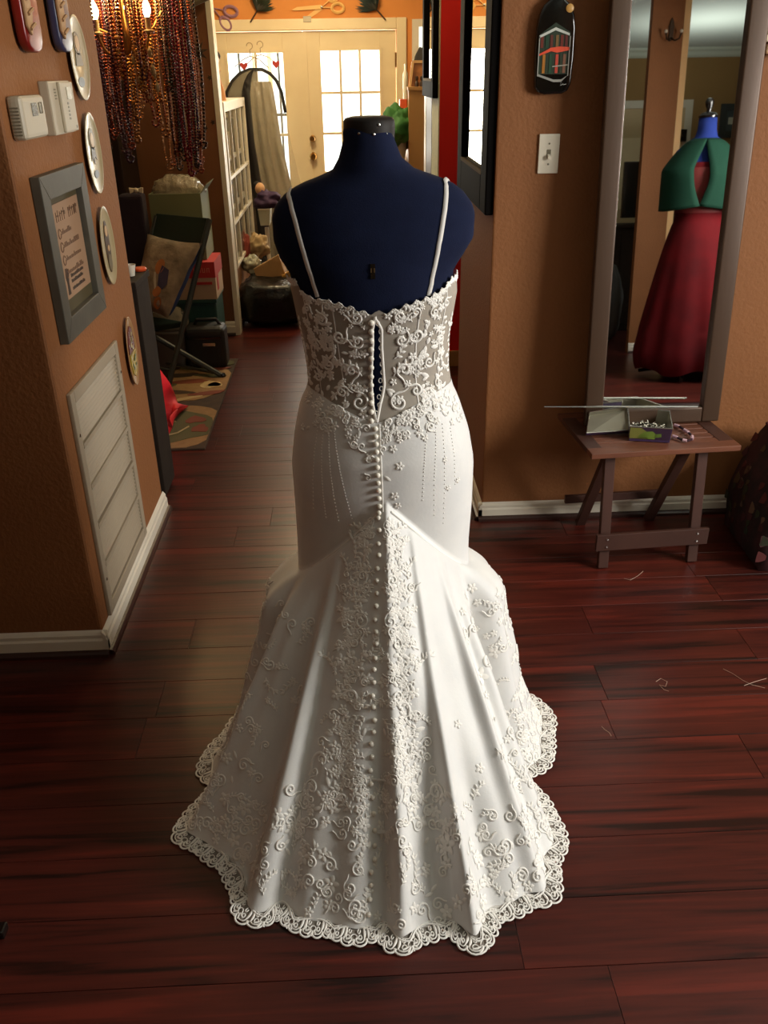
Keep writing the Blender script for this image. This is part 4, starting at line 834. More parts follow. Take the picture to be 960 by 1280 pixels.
side_mirror('framed_mirror', RX-.006, 4.86, 5.5, 1.395, 2.2, .09, 'black framed mirror above the sage plaster, further away', .03)
# ---------------------------------------------------------------- black flattened bottle, switch
RY = WRY
UR, UU = Vector((1, 0, 0)), Vector((0, 0, 1))
bl, br_ = at(667, 60, Y=RY), at(716, 60, Y=RY); zb_, cxb = at(690, 118, Y=RY).z, (at(667, 60, Y=RY).x+at(716, 60, Y=RY).x)/2
w_ = br_.x-bl.x; h_ = .29
bt = thing('flattened_bottle', (cxb, RY, zb_), 'black flattened bottle painted with a house, above the light switch', 'bottle')
prof = [(-.46*w_, .02), (-.38*w_, .006), (-.2*w_, 0), (.25*w_, .002), (.40*w_, .01), (.47*w_, .03), (.50*w_, .10), (.49*w_, .175), (.44*w_, .21), (.34*w_, .235), (.18*w_, .25), (.15*w_, h_), (-.15*w_, h_), (-.18*w_, .25), (-.34*w_, .235), (-.44*w_, .21), (-.49*w_, .175), (-.5*w_, .10)]
btb = MB().prism(prof, (cxb, RY-.004, zb_), UR, UU, (0, -.022, 0)).build('glass_body', M('black_glass', srgb(14, 14, 13), .1, coat=.8, bump=(20, .15, .004)), bt, bevel=.007, seg=3, smooth=True)
def bp(poly, colr, nm, lift=0): MB().prism([(a*w_, b) for a, b in poly], (cxb, RY-.0262-lift, zb_), UR, UU, (0, -.0012, 0)).build(nm, M('bottle_paint_%d_%d_%d' % colr, srgb(*colr), .35), btb)
bp([(-.40, .055), (.34, .055), (.36, .165), (-.02, .19), (-.40, .16)], (44, 56, 42), 'painted_wall')
for x_, c_ in ((-.34, (112, 50, 40)), (-.22, (38, 66, 48)), (-.10, (96, 48, 40)), (.04, (120, 92, 56)), (.16, (110, 48, 40)), (.27, (96, 44, 40))): bp([(x_-.035, .125), (x_+.035, .125), (x_+.035, .158), (x_-.035, .158)], c_, 'painted_window', .0012)
for x_, c_ in ((-.27, (168, 110, 44)), (-.10, (40, 70, 50)), (.06, (190, 72, 56)), (.17, (52, 60, 44)), (.25, (132, 90, 70))): bp([(x_-.035, .058), (x_+.035, .058), (x_+.035, .108), (x_-.035, .108)], c_, 'painted_door', .0012)
bp([(-.40, .104), (-.1, .116), (.05, .112), (.36, .118), (.37, .126), (.1, .128), (-.12, .125), (-.2, .12), (-.40, .109)], (222, 84, 56), 'painted_awning', .0026)
bp([(-.42, .150), (-.02, .170), (.34, .156), (.34, .162), (-.02, .178), (-.42, .157)], (196, 200, 190), 'painted_roof_line', .0026)
for x_ in (-.41, .36): bp([(x_-.012, .05), (x_+.012, .05), (x_+.012, .155), (x_-.012, .155)], (160, 160, 150), 'painted_post', .0026)
bp([(-.40, .05), (0, .034), (.2, .034), (.36, .052), (.2, .041), (0, .041), (-.40, .056)], (150, 150, 142), 'painted_kerb', .0026)
bp([(-.05, .074), (.34, .078), (.34, .081), (-.05, .077)], (160, 158, 144), 'painted_rail', .0026)
for x_, pts in ((.19, [(0, .024), (0, .034)]), (.215, [(0, .026), (.03, .030)]), (.27, [(0, .027), (.05, .029)])): bp([(x_+pts[0][0], pts[0][1]-.0015), (x_+pts[1][0]+.02, pts[1][1]-.0015), (x_+pts[1][0]+.02, pts[1][1]), (x_+pts[0][0], pts[0][1])], (200, 200, 190), 'signature', .0012)
MB().lathe([(0, 0), (.011, 0), (.0115, .003), (.008, .005), (0, .005)], (cxb+.30*w_, RY-.026, zb_+.226), (0, -1, 0), 18).build('bottle_cap', M('cap_gold', srgb(206, 158, 84), .4), btb, smooth=True)
s0, s1 = at(671, 217, Y=RY), at(700, 167, Y=RY)
sw = thing('light_switch', ((s0.x+s1.x)/2, RY, s0.z), 'white toggle light switch plate on the tan wall', 'light switch')
SWP = M('switch_plastic', srgb(230, 222, 202), .35); mx_, mz = (s0.x+s1.x)/2, (s0.z+s1.z)/2
sw = bx((s0.x, RY-.007, s0.z), (s1.x, RY, s1.z)).build('cover_plate', SWP, sw, bevel=.003, seg=3)
bx((mx_-.006, RY-.0085, mz-.013), (mx_+.006, RY-.0068, mz+.013)).build('toggle_slot', PLASD, sw); MB().obox((mx_-.0045, RY-.008, mz-.010), (.009, 0, 0), (0, -.012, -.006), (0, 0, .010)).build('toggle', SWP, sw, bevel=.001)
for dz in (-.030, .030): MB().lathe([(0, 0), (.003, 0), (.003, .001), (0, .0015)], (mx_, RY-.007, mz+dz), (0, -1, 0), 10).build('screw', PLASD, sw)
# something pale and bumpy hung at the right edge
p = at(962, 40, Y=RY-.03)
gd = thing('shell_garland', (p.x, RY-.02, p.z-.07), 'bumpy pale garland hanging at the right edge of the picture', 'garland')
rr = random.Random(8)
for k in range(26): MB().ell((p.x+rr.uniform(-.006, .06), RY-.02+rr.uniform(-.012, .005), p.z+rr.uniform(-.065, .12)), (rr.uniform(.008, .014),)*3, 10, 7).build('shell', M('shell_%d' % (k % 3), srgb(*((196, 160, 120), (226, 206, 176), (70, 48, 36))[k % 3]), .5), gd, smooth='all')

# ---------------------------------------------------------------- leaning mirror
LEAN, MROLL = R(3.64), R(.77)
mo = Vector((1.0135, 2.752, .4325)); up_ = Vector((-math.sin(MROLL), math.sin(LEAN), math.cos(LEAN))).normalized(); rt_ = Vector((math.cos(MROLL), 0, math.sin(MROLL))); rt_ = (rt_-up_*rt_.dot(up_)).normalized(); nm_ = up_.cross(rt_)  # nm_ points back (+Y) or front?
if nm_.y > 0: nm_ = -nm_
MW, MH, FW_ = .462, 1.62, .060
lm = thing('leaning_mirror', tuple(mo), 'tall brown framed mirror leaning on the wall from the folding table', 'mirror')
FRM = M('brushed_bronze_frame', srgb(78, 58, 43), .42, metal=.25, bump=(80, .1, .002), vstretch=(1, 1, .1))
def mbar(a0, a1, b0, b1, th, nm, mat, back=.006, bev=.006):
    MB().obox(mo+rt_*a0+up_*b0-nm_*back, rt_*(a1-a0), up_*(b1-b0), nm_*th).build(nm, mat, lm, bevel=bev, seg=3, smooth=True)
mbar(-MW/2, -MW/2+FW_, 0, MH, .028, 'frame_rail', FRM); mbar(MW/2-FW_, MW/2, 0, MH, .028, 'frame_rail', FRM)
mbar(-MW/2+FW_, MW/2-FW_, 0, .052, .028, 'frame_rail', FRM); mbar(-MW/2+FW_, MW/2-FW_, MH-FW_, MH, .028, 'frame_rail', FRM)
mbar(-MW/2+FW_-.004, MW/2-FW_+.004, .048, MH-FW_+.004, .004, 'glass', MIR, 0, 0)
mbar(-MW/2+.01, MW/2-.01, .01, MH-.01, .010, 'backing', DW, .016, 0)

# ---------------------------------------------------------------- folding table with slatted top
TZ = .43
fl_, fr_ = at(740, 568, Z=TZ), at(927, 557, Z=TZ); bl_ = at(712, 512, Z=TZ)
ux = (fr_-fl_).normalized(); uy = Vector((-ux.y, ux.x, 0)); TW = (fr_-fl_).length; TD = .375
WOOD = M('acacia_wood', srgb(122, 74, 52), .45, var=(srgb(96, 56, 40), 4, 5, .25), bump=(60, .15, .002), vstretch=(1, 9, 9))
WOOD2 = M('dark_acacia', srgb(78, 48, 38), .5, var=(srgb(62, 38, 30), 4, 5, .25), bump=(60, .15, .002))
ft_ = thing('folding_table', tuple((fl_+fr_)/2+uy*TD/2-Vector((0, 0, TZ))), 'small slatted wooden folding table in front of the leaning mirror', 'table')
def T(a, b, z): return fl_+ux*a+uy*b+Vector((0, 0, z-TZ))
bw_ = .05; th_ = .018
def tb(a0, a1, b0, b1, z0, z1, nm, mat, bev=.002): return MB().obox(T(a0, b0, z0), ux*(a1-a0), uy*(b1-b0), Vector((0, 0, z1-z0))).build(nm, mat, ft_, bevel=bev)
tb(0, TW, 0, bw_, TZ-th_, TZ, 'top_rail', WOOD); tb(0, TW, TD-bw_, TD, TZ-th_, TZ, 'top_rail', WOOD)
tb(0, bw_, bw_, TD-bw_, TZ-th_, TZ-.0006, 'top_rail', WOOD2); tb(TW-bw_, TW, bw_, TD-bw_, TZ-th_, TZ-.0006, 'top_rail', WOOD2)
ns = 7; sw_ = (TD-2*bw_)/ns
for k in range(ns): tb(bw_-.004, TW-bw_+.004, bw_+k*sw_+.003, bw_+(k+1)*sw_-.003, TZ-th_+.004, TZ-.002, 'slat', WOOD)
# crossed legs: front feet, rear feet
fA, fB = at(754, 712, Z=0), at(869, 709, Z=0)
inA = (fA-fl_).dot(ux); inB = (fB-fl_).dot(ux); fy = (fA-fl_).dot(uy)
def leg(a, y0, z0, y1, z1, nm='leg', dw=.022): MB().bar(T(a, y0, z0), T(a, y1, z1), dw, .034, ux).build(nm, WOOD2, ft_, bevel=.002)
for a in (inA, inB): leg(a, fy+.012, .004, fy+.06, TZ-th_)       # front legs, nearly upright
ra, rbb = inA+.024, inB-.024
for a in (ra, rbb): leg(a, TD-.045, .004, .10, TZ-th_)          # rear legs crossing behind
fst = tb(inA-.035, inB+.04, fy-.004, fy+.010, .075, .135, 'stretcher', WOOD2); tb(inA-.05, inB+.02, TD-.075, TD-.060, .105, .135, 'stretcher', WOOD2)
tb(.02, TW-.02, .055, .075, TZ-th_-.022, TZ-th_, 'batten', WOOD2); tb(.02, TW-.02, TD-.09, TD-.07, TZ-th_-.022, TZ-th_, 'batten', WOOD2)
for a in (inA, inB):
    for z_ in (.09, .118): MB().lathe([(0, 0), (.0045, 0), (.0045, .0012), (0, .002)], T(a, fy-.004, z_), -uy, 10).build('screw', CHROME, fst)

# ---------------------------------------------------------------- tins on the table
TIN = M('tin_inside', srgb(176, 172, 156), .28, metal=.9, bump=(14, .1, .004)); TINV = M('tin_outside_violet', srgb(72, 54, 86), .35); TING = M('tin_leaf_green', srgb(136, 146, 62), .35)
def tray(name, top, down, sc, label, inner=TIN, outer=TINV):
    """open rectangular tray from its rim corners (front-left, front-right, back-right, back-left), the vector down to its base and the base scale"""
    c = sum(top, Vector())/4; base = [c+(p-c)*sc+down for p in top]; t = thing(name, tuple(c+down), label, 'tin')
    inn = [c+(p-c)*(sc*.975)+down*.94 for p in top]; tin_ = [c+(p-c)*.975 for p in top]
    osh = MB().add(base+top, [(3, 2, 1, 0)]+[(i, (i+1) % 4, 4+(i+1) % 4, 4+i) for i in range(4)]).build('outer_shell', outer, t)
    MB().add(inn+tin_, [(0, 1, 2, 3)]+[(4+i, 4+(i+1) % 4, (i+1) % 4, i) for i in range(4)]).build('inside', inner, t)
    MB().tube(top+[top[0], top[1]], .0022, 6, False).build('rolled_rim', CHROME, t, smooth=True)
    return osh, c, top, base
z3 = TZ+.001
def tp(x, y, z=z3): return at(x, y, Z=z)
lf0, lf1 = tp(733, 541, TZ+.016), tp(786, 538, TZ+.016); lb0, lb1 = at(737, 515, Y=lf0.y+.075), at(784, 508, Y=lf1.y+.075)
dn_ = (lf1-lf0).cross(lb0-lf0).normalized(); dn_ = -dn_ if dn_.z > 0 else dn_
t1, c1, tc1, b1_ = tray('tin_cover', [lf0, lf1, lb1, lb0], dn_*.016, .96, 'open violet tin cover tilted up left of the bead tin')
HB = .052
t2, c2, tc2, b2_ = tray('tin_box', [tp(787, 533, TZ+HB), tp(841, 536, TZ+HB), tp(837, 514, TZ+HB), tp(785, 508.5, TZ+HB)], Vector((0, 0, -HB+.001)), .94, 'violet tin holding metal beads, with a green leaf print')
e0, e1 = b2_[0], b2_[1]; tf0, tf1 = tc2[0], tc2[1]; fo = (tf0-e0).cross(e1-e0).normalized()
if fo.y > 0: fo = -fo
def onfront(s, t_): return e0.lerp(e1, s).lerp(tf0.lerp(tf1, s), t_)+fo*.0012
MB().add([onfront(.02, .18), onfront(.98, .18), onfront(.98, .97), onfront(.02, .97)], [(0, 1, 2, 3)]).build('print_ground', M('print_violet2', srgb(58, 40, 60), .4), t2)
for ss, cg in ((((.0, .2), (.45, .2), (.42, .7), (.28, .95), (.02, .95)), (124, 124, 60)), (((.2, .2), (.62, .2), (.66, .5), (.55, .75), (.36, .7), (.24, .45)), (112, 136, 54)), (((.6, .3), (.78, .38), (.76, .62), (.62, .55)), (96, 120, 50))):
    MB().add([onfront(a, b)+fo*.0008 for a, b in ss], [tuple(range(len(ss)))]).build('leaf_print', M('leaf_print_%d_%d_%d' % cg, srgb(*cg), .4), t2)
rr = random.Random(2); m = MB()
for k in range(130):
    s, t_ = rr.uniform(.06, .94), rr.uniform(.1, .92); p = b2_[0].lerp(b2_[1], s).lerp(b2_[3].lerp(b2_[2], s), t_)
    m.ell(p+Vector((0, 0, .007+rr.random()*.010*(1-abs(2*s-1)*.5))), (.0035,)*3, 6, 4)
m.build('metal_beads', CHROME, t2, kind='stuff')
# knitting needle across the mirror foot
MB().tube([at(680, 508.5, Y=2.70), at(720, 508.5, Y=2.70), at(872, 508.5, Y=2.70)], .0035, 8).build('knitting_needle', CHROME, label='long silver needle lying across the foot of the mirror', cat='needle', smooth=True)
# bead bracelet
br = thing('bead_bracelet', tuple(tp(850, 545)), 'pink and dark bead bracelet beside the tin', 'bracelet')
path = [(843, 531), (849, 533), (855, 537), (861, 541), (865, 545), (865, 549), (859, 551), (853, 550), (847, 547), (841, 545)]
for k in range(len(path)-1):
    a, b = tp(*path[k], TZ+.006), tp(*path[k+1], TZ+.006)
    MB().tube([a.lerp(b, .06), a.lerp(b, .94)], .0055 if k % 2 == 0 else .0042, 8).build('pink_bead' if k % 2 == 0 else 'dark_bead', M('bead_pink', srgb(220, 182, 190), .3) if k % 2 == 0 else M('bead_plum', srgb(48, 22, 34), .3), br, smooth=True)
# ---------------------------------------------------------------- floral tote bag at the right edge
TB = M('tote_black_floral', srgb(34, 22, 22), .85, var=(srgb(64, 26, 30), 14, 4, .12), bump=(40, .3, .004))
tt = thing('tote_bag', (1.55, 2.65, 0), 'dark floral fabric tote bag standing at the right edge', 'tote bag')
tl0, tlz = at(903, 655, Y=2.80), 0
A_ = Vector((1.365, 2.80, 0)); B_ = Vector((1.345, 2.455, 0)); ex = Vector((.36, -.02, 0)); tz_ = .40
pts = lambda p, z, inx, iny: p+Vector((inx, iny, z))
P = []
for i in range(15):
    t_ = i/14; z = tz_*t_; bul = .022*math.sin(math.pi*t_); row = []
    base4 = [A_, B_, B_+ex, A_+ex]; c = sum(base4, Vector())/4
    k = 1-.16*t_**1.4; sag = Vector((.055*t_**2, .02*t_, 0))
    for e in range(4):
        p, q_ = base4[e], base4[(e+1) % 4]
        for s in range(8):
            v = p.lerp(q_, s/8); out_ = (v-c).normalized()*(bul+.008*pnoise(Vector((e+s*.3, t_*4, 2)))); v = c+(v-c)*k+out_+sag
            row.append(Vector((v.x, v.y, z*(1-.05*math.sin(math.pi*s/8)*t_))))
    P.append(row)
MB().grid(P, wrap=True).build('bag_body', TB, tt, smooth='all'); rim = P[-1]
MB().tube(rim+[rim[0]], .006, 6, False).build('rim', M('tote_red_trim', srgb(74, 22, 26), .8), tt, smooth='all')
h0 = rim[3]; h1 = rim[17]; MB().tube([rim[2], rim[2]+Vector((.01, -.03, .02)), rim[5]+Vector((.05, -.02, -.03)), rim[6]], .008, 6).build('handle', TB, tt, smooth='all')
rr = random.Random(4); pal = ((74, 32, 36), (82, 64, 36), (50, 56, 34), (112, 84, 62), (88, 34, 32), (42, 52, 38), (98, 78, 66))
for k in range(74):
    i = rr.randint(2, 12); j = rr.randint(0, 15); p = P[i][j]; q1 = P[i][(j+1) % 32]; q2 = P[i+1][j]; n = (q1-p).cross(q2-p).normalized(); c = sum(P[i], Vector())/32
    if n.dot(p-c) < 0: n = -n
    u = (q1-p).normalized(); v = n.cross(u); sz = rr.uniform(.008, .018); cl_ = pal[k % 7]
    MB().prism([(a*(1+.25*math.cos(3*h)), b*(1+.25*math.cos(3*h))) for h, (a, b) in zip(np.linspace(0, 6.28, 10), ngon(10, sz, rr.random(), 1, 1.25))], p+n*.0005, u, v, n*.0018).build('printed_flower', M('tote_print_%d' % (k % 7), srgb(*cl_), .85), tt)
# loose threads and lint on the floor
def thread(pxs, label):
    MB().tube([at(x, y, Z=.0015) for x, y in pxs], .0007, 4).build('thread', M('pale_thread', srgb(190, 160, 140), .7), label=label, cat='thread')
thread([(820, 852), (826, 848), (834, 852), (832, 858), (824, 856), (830, 862), (836, 864)], 'looped pale thread on the floor right of the gown')
thread([(904, 836), (916, 842), (928, 850), (940, 856), (956, 860)], 'long pale thread on the floor near the right edge')
thread([(930, 857), (944, 852), (958, 848)], 'short pale thread crossing the long one by the right edge')
thread([(752, 908), (756, 912), (762, 916), (764, 920)], 'tiny pale thread on the floor beside the lace hem')
thread([(780, 723), (788, 725), (797, 720), (804, 714)], 'pale thread in front of the folding table foot')
bx(at(0, 1160, Z=0)+Vector((-.03, 0, 0)), at(6, 1175, Z=0)+Vector((0, 0, .02))).build('dark_scrap', BLACK, label='small black object at the left edge of the floor', cat='scrap', bevel=.004)
# ---------------------------------------------------------------- the part of the room behind the camera, seen in the leaning mirror
mpl = mo-nm_*0
def rat(x, y, Y=None, Z=None):
    d = ray(x, y); t = (mpl-_C).dot(nm_)/d.dot(nm_); p = _C+d*t; r = d-nm_*(2*d.dot(nm_))
    s = (Y-p.y)/r.y if Y is not None else (Z-p.z)/r.z
    return p+r*s
PY_ = -1.19
pl, pr = rat(790, 360, Y=PY_).x, rat(826, 360, Y=PY_).x
wp_ = bx((pl, PY_-.06, 0), (pr, PY_, HC)).build('wall_pillar', ORANGE, label='narrow tan wall end reflected in the mirror', kind='structure')
bx((pr, PY_-.06, 0), (pr+.045, PY_+.004, HC)).build('trim_6', M('cream_corner', srgb(236, 190, 130), .6), label='cream corner strip of the reflected wall end', kind='structure')
baseboard('baseboard_pillar', (pl, PY_), (pr, PY_), (0, 1), 'white skirting on the reflected wall end')
h = rat(838, 42, Y=PY_); ck = thing('coat_hook', (h.x, PY_, h.z-.05), 'dark double coat hook with white knobs, reflected in the mirror', 'coat hook')
IR = M('dark_bronze', srgb(60, 44, 30), .4, metal=.7)
MB().prism([(0, .10), (.012, .075), (.02, .04), (.014, 0), (.018, -.03), (0, -.05), (-.018, -.03), (-.014, 0), (-.02, .04), (-.012, .075)], h, UX, UZ, (0, .012, 0)).build('back_plate', IR, ck, bevel=.003)
for s in (-1, 1):
    MB().tube([h+Vector((0, .01, -.03)), h+Vector((.02*s, .04, -.05)), h+Vector((.045*s, .055, -.04)), h+Vector((.055*s, .06, -.005))], .006, 8).build('hook_arm', IR, ck, smooth='all'); MB().ell(h+Vector((.055*s, .06, .004)), (.012,)*3, 10, 8).build('knob', WHITE, ck, smooth='all')
# red gown and green bolero on a second dress form
b = rat(850, 474, Z=0); FX, FY = b.x+.07, b.y-.14
f2 = thing('dress_form', (FX, FY, 0), 'blue dress form with black neck cap, reflected in the mirror', 'dress form')
BLUE = M('form_blue_cloth', srgb(28, 46, 112), .9, spec=.2, bump=(300, .3, .002))
def lath(rows, cx, cy, n=40):
    return [[Vector((cx+rx*math.cos(a), cy+dy+ry*math.sin(a), z)) for a in np.linspace(0, 2*math.pi, n, endpoint=False)] for z, rx, ry, dy in rows]
MB().grid(lath([(.95, .13, .10, 0), (1.1, .14, .11, 0), (1.25, .16, .115, 0), (1.36, .19, .10, 0), (1.43, .18, .085, 0), (1.48, .12, .07, 0), (1.51, .07, .06, 0), (1.55, .058, .055, 0), (1.62, .055, .052, 0)], FX, FY), wrap=True, cap=True).build('torso', BLUE, f2, smooth='all')
MB().lathe([(.058, 0), (.060, .012), (.045, .028), (.016, .034), (.014, .05), (.024, .07), (.027, .09), (.018, .11), (0, .115)], (FX, FY, 1.62), n=20).build('neck_cap', BLACK, f2, smooth=True)
MB().lathe([(.016, .06), (.016, .96)], (FX, FY, 0), n=10).build('pole', BLACK, f2)
for k in range(4):
    a = k*math.pi/2+.4; MB().tube([(FX, FY, .08), (FX+.30*math.cos(a), FY+.30*math.sin(a), .02)], .012, 8).build('leg', BLACK, f2)
REDV = M('red_velvet', srgb(96, 6, 13), .9, spec=.2, var=(srgb(70, 5, 10), 5))
rg_ = thing('red_gown', (FX, FY, .05), 'long red gathered gown on the reflected dress form', 'gown')
rows = []
NZ = 46
for i in range(NZ):
    t_ = i/(NZ-1); z = lerp(1.36, .06, t_); row = []
    if z > 1.02: r0 = lerp(.150, .165, (z-1.02)/.34); d0 = lerp(.115, .125, (z-1.02)/.34)
    else: q_ = (1.02-z)/.96; r0 = lerp(.150, .37, q_**.8); d0 = lerp(.115, .34, q_**.8)
    if z < .22: r0 *= 1-.25*((.22-z)/.22)**2; d0 *= 1-.25*((.22-z)/.22)**2
    for a in np.linspace(0, 2*math.pi, 96, endpoint=False):
        fo_ = 1+(.045*math.sin(9*a+1.5)+.03*math.sin(14*a))*max(0, (1.0-z))
        row.append(Vector((FX+r0*fo_*math.cos(a), FY+d0*fo_*math.sin(a), z+.02*math.sin(5*a)*(1 if z < .3 else 0))))
    rows.append(row)
MB().grid(rows, wrap=True, cap=False).build('skirt_and_bodice', REDV, rg_, smooth='all')
MB().grid(lath([(1.06, .160, .122, 0), (1.10, .161, .123, 0), (1.25, .171, .130, 0), (1.33, .172, .130, 0)], FX, FY), wrap=True).build('gold_brocade', M('gold_brocade', srgb(96, 30, 18), .7, var=(srgb(110, 12, 18), 40)), rg_, smooth='all')
GRN = M('green_velvet', srgb(14, 50, 36), .9, spec=.2)
bo = thing('bolero_jacket', (FX, FY, 1.1), 'green velvet bolero jacket over the red gown in the mirror', 'jacket')
for s in (-1, 1):
    P = []
    for i in range(22):
        t_ = i/21; row = []
        for k in range(17):
            q_ = k/16; a0 = R(66) - .55*(2*t_-1)**2*.0 ; z = lerp(1.50, 1.10, t_); 
            ang = lerp(R((106 if s > 0 else 76)-12*math.sin(math.pi*t_)), R(-60), q_)      # from the front edge round the arm to the back
            wid = lerp(.085, .262, min(1, t_*2.2)**.7); dep = lerp(.08, .175, min(1, t_*1.8)**.7)
            row.append(Vector((FX+s*wid*math.cos(ang), FY+dep*math.sin(ang), z-(.03*math.sin(math.pi*q_) if t_ > .8 else 0))))
        P.append(row)
    MB().grid(P if s > 0 else [r_[::-1] for r_ in P]).build('front_panel', GRN, bo, smooth='all').modifiers.new('solid', 'SOLIDIFY').thickness = .006
# rear wall: door, small framed picture, television on a dark stand
a, b = rat(846, 125, Y=Y0), rat(866, 125, Y=Y0); zd = a.z
d3 = thing('door_3', ((a.x+b.x)/2, Y0, 0), 'white door in the rear wall, reflected in the mirror', None, kind='structure')
dx1 = b.x; dx0 = dx1-.95
for q0, q1 in (((dx0, Y0, 0), (dx0+.07, Y0+.02, zd)), ((dx1-.07, Y0, 0), (dx1, Y0+.02, zd)), ((dx0+.07, Y0, zd-.07), (dx1-.07, Y0+.02, zd))): bx(q0, q1).build('casing', WHITE, d3, bevel=.004)
bx((dx0+.07, Y0, 0), (dx1-.07, Y0+.012, zd-.07)).build('door_leaf', M('door_cream', srgb(206, 182, 140), .5), d3)
for z_ in (.25, 1.05): bx((dx0+.2, Y0+.012, z_), (dx1-.2, Y0+.018, z_+.65)).build('panel', DOORP, d3, bevel=.004)
l = rat(852, 169, Y=Y0); bx((l.x-.05, Y0+.012, l.z-.06), (l.x+.03, Y0+.05, l.z+.05)).build('lock_plate', BLACK, d3)
a, b = rat(901, 130, Y=Y0), rat(925, 172, Y=Y0)
pf2 = thing('picture_frame', (b.x, Y0, b.z), 'dark framed picture on the rear wall, reflected in the mirror', 'picture frame')
for q0, q1 in (((a.x, Y0, b.z), (a.x+.06, Y0+.025, a.z)), ((b.x, Y0, b.z), (b.x+.06, Y0+.025, a.z)), ((a.x+.06, Y0, a.z-.06), (b.x, Y0+.025, a.z)), ((a.x+.06, Y0, b.z), (b.x, Y0+.025, b.z+.06))): bx(q0, q1).build('frame_rail', M('slate_frame', srgb(54, 62, 62), .4), pf2, bevel=.003)
bx((a.x+.06, Y0, b.z+.06), (b.x, Y0+.01, a.z-.06)).build('mat_board', M('slate_mat', srgb(70, 82, 84), .6), pf2); bx(((a.x+b.x)/2-.03, Y0+.01, b.z+.12), ((a.x+b.x)/2+.10, Y0+.014, a.z-.12)).build('picture', M('pale_print', srgb(190, 192, 178), .6), pf2)
TY = -2.6
a, b = rat(781, 202, Y=TY), rat(800, 272, Y=TY)
tv = thing('television', (a.x+.45, TY, b.z), 'dark flat television on a stand, reflected in the mirror', 'television')
bx((a.x, TY-.04, b.z), (a.x+.95, TY, a.z)).build('bezel', BLACK, tv, bevel=.006); bx((a.x+.03, TY, b.z+.03), (a.x+.92, TY+.004, a.z-.03)).build('screen', M('screen_glass', srgb(22, 26, 28), .12, spec=.8), tv); bx((a.x+.35, TY-.08, b.z-.05), (a.x+.6, TY+.06, b.z)).build('tv_foot', BLACK, tv)
ts = thing('tv_stand', (a.x+.45, TY, 0), 'dark low cabinet under the reflected television', 'cabinet'); zt = b.z-.05
bx((a.x-.1, TY-.25, .0), (a.x+1.1, TY+.2, zt-.03)).build('body', DW, ts, bevel=.005); bx((a.x-.12, TY-.27, zt-.03), (a.x+1.12, TY+.22, zt)).build('top', DW, ts, bevel=.004)
for k in range(2): bx((a.x-.05+k*.58, TY+.2, .06), (a.x+.48+k*.58, TY+.212, zt-.08)).build('door', DW, ts, bevel=.004)
a = rat(770, 330, Y=-1.9); crumple((a.x-.05, -1.9, .30), (.12, .14, .30), 51, flat=0).build('grey_coat_heap', M('grey_cloth', srgb(84, 84, 84), .9), label='grey cloth heap reflected at the mirror left edge', cat='cloth', smooth='all')
# ---------------------------------------------------------------- dress form
YC = 1.80
PR = [(152, 437, 480), (158, 430, 489), (165, 428, 492), (175, 429, 493), (198, 423, 502), (213, 415, 519), (222, 395, 543), (230, 374, 563), (242, 356, 578), (257, 344, 589), (271, 340, 593), (300, 342, 591), (321, 350, 578), (338, 362, 566), (366, 369, 567), (418, 380, 558), (457, 387, 557), (481, 389, 560), (501, 379, 569), (538, 372, 581), (575, 369, 587), (626, 373, 585), (677, 376, 581), (712, 377, 581), (800, 385, 572)]
ZR, XR, WR_ = [], [], []
for y, l, r_ in PR:
    a, b = at(l, y, Y=YC), at(r_, y, Y=YC); ZR.append(a.z); XR.append((a.x+b.x)/2); WR_.append((b.x-a.x)/2)
ZR, XR, WR_ = np.array(ZR)[::-1], np.array(XR)[::-1], np.array(WR_)[::-1]
DZ = np.array([.25, .48, .55, .62, .70, .78, .86, .93, .96, 1.03, 1.10, 1.17, 1.23, 1.28, 1.32, 1.35, 1.38, 1.41, 1.44])
DD = np.array([.12, .125, .13, .138, .144, .142, .125, .105, .100, .106, .114, .116, .108, .092, .076, .062, .054, .050, .042])
def wdt(z): return float(np.interp(z, ZR, WR_))
def dep(z): return float(np.interp(z, DZ, DD))
def xcn(z): return float(np.interp(z, ZR, XR))
def S(th, z, off=0.0, e=2.25):
    c, s = math.cos(th), math.sin(th); k = 2/e
    sx = math.copysign(abs(s)**k, s); cy = math.copysign(abs(c)**k, c)
    return Vector((xcn(z)+(wdt(z)+off)*sx, YC-(dep(z)+off)*cy, z))
FB = M('form_navy_cloth', srgb(18, 26, 53), .95, spec=.2, var=(srgb(15, 22, 47), 30), bump=(420, .25, .0015))
fm_ = thing('dress_form', (xcn(.9), YC, 0), 'navy blue dress form wearing the white gown', 'dress form')
TH = np.linspace(0, 2*math.pi, 96, endpoint=False)
zs = list(np.linspace(.62, 1.16, 26))+list(np.linspace(1.175, 1.36, 26))+list(np.linspace(1.365, ZR[-1], 12))
body = [[S(t_, z) for t_ in TH] for z in zs]
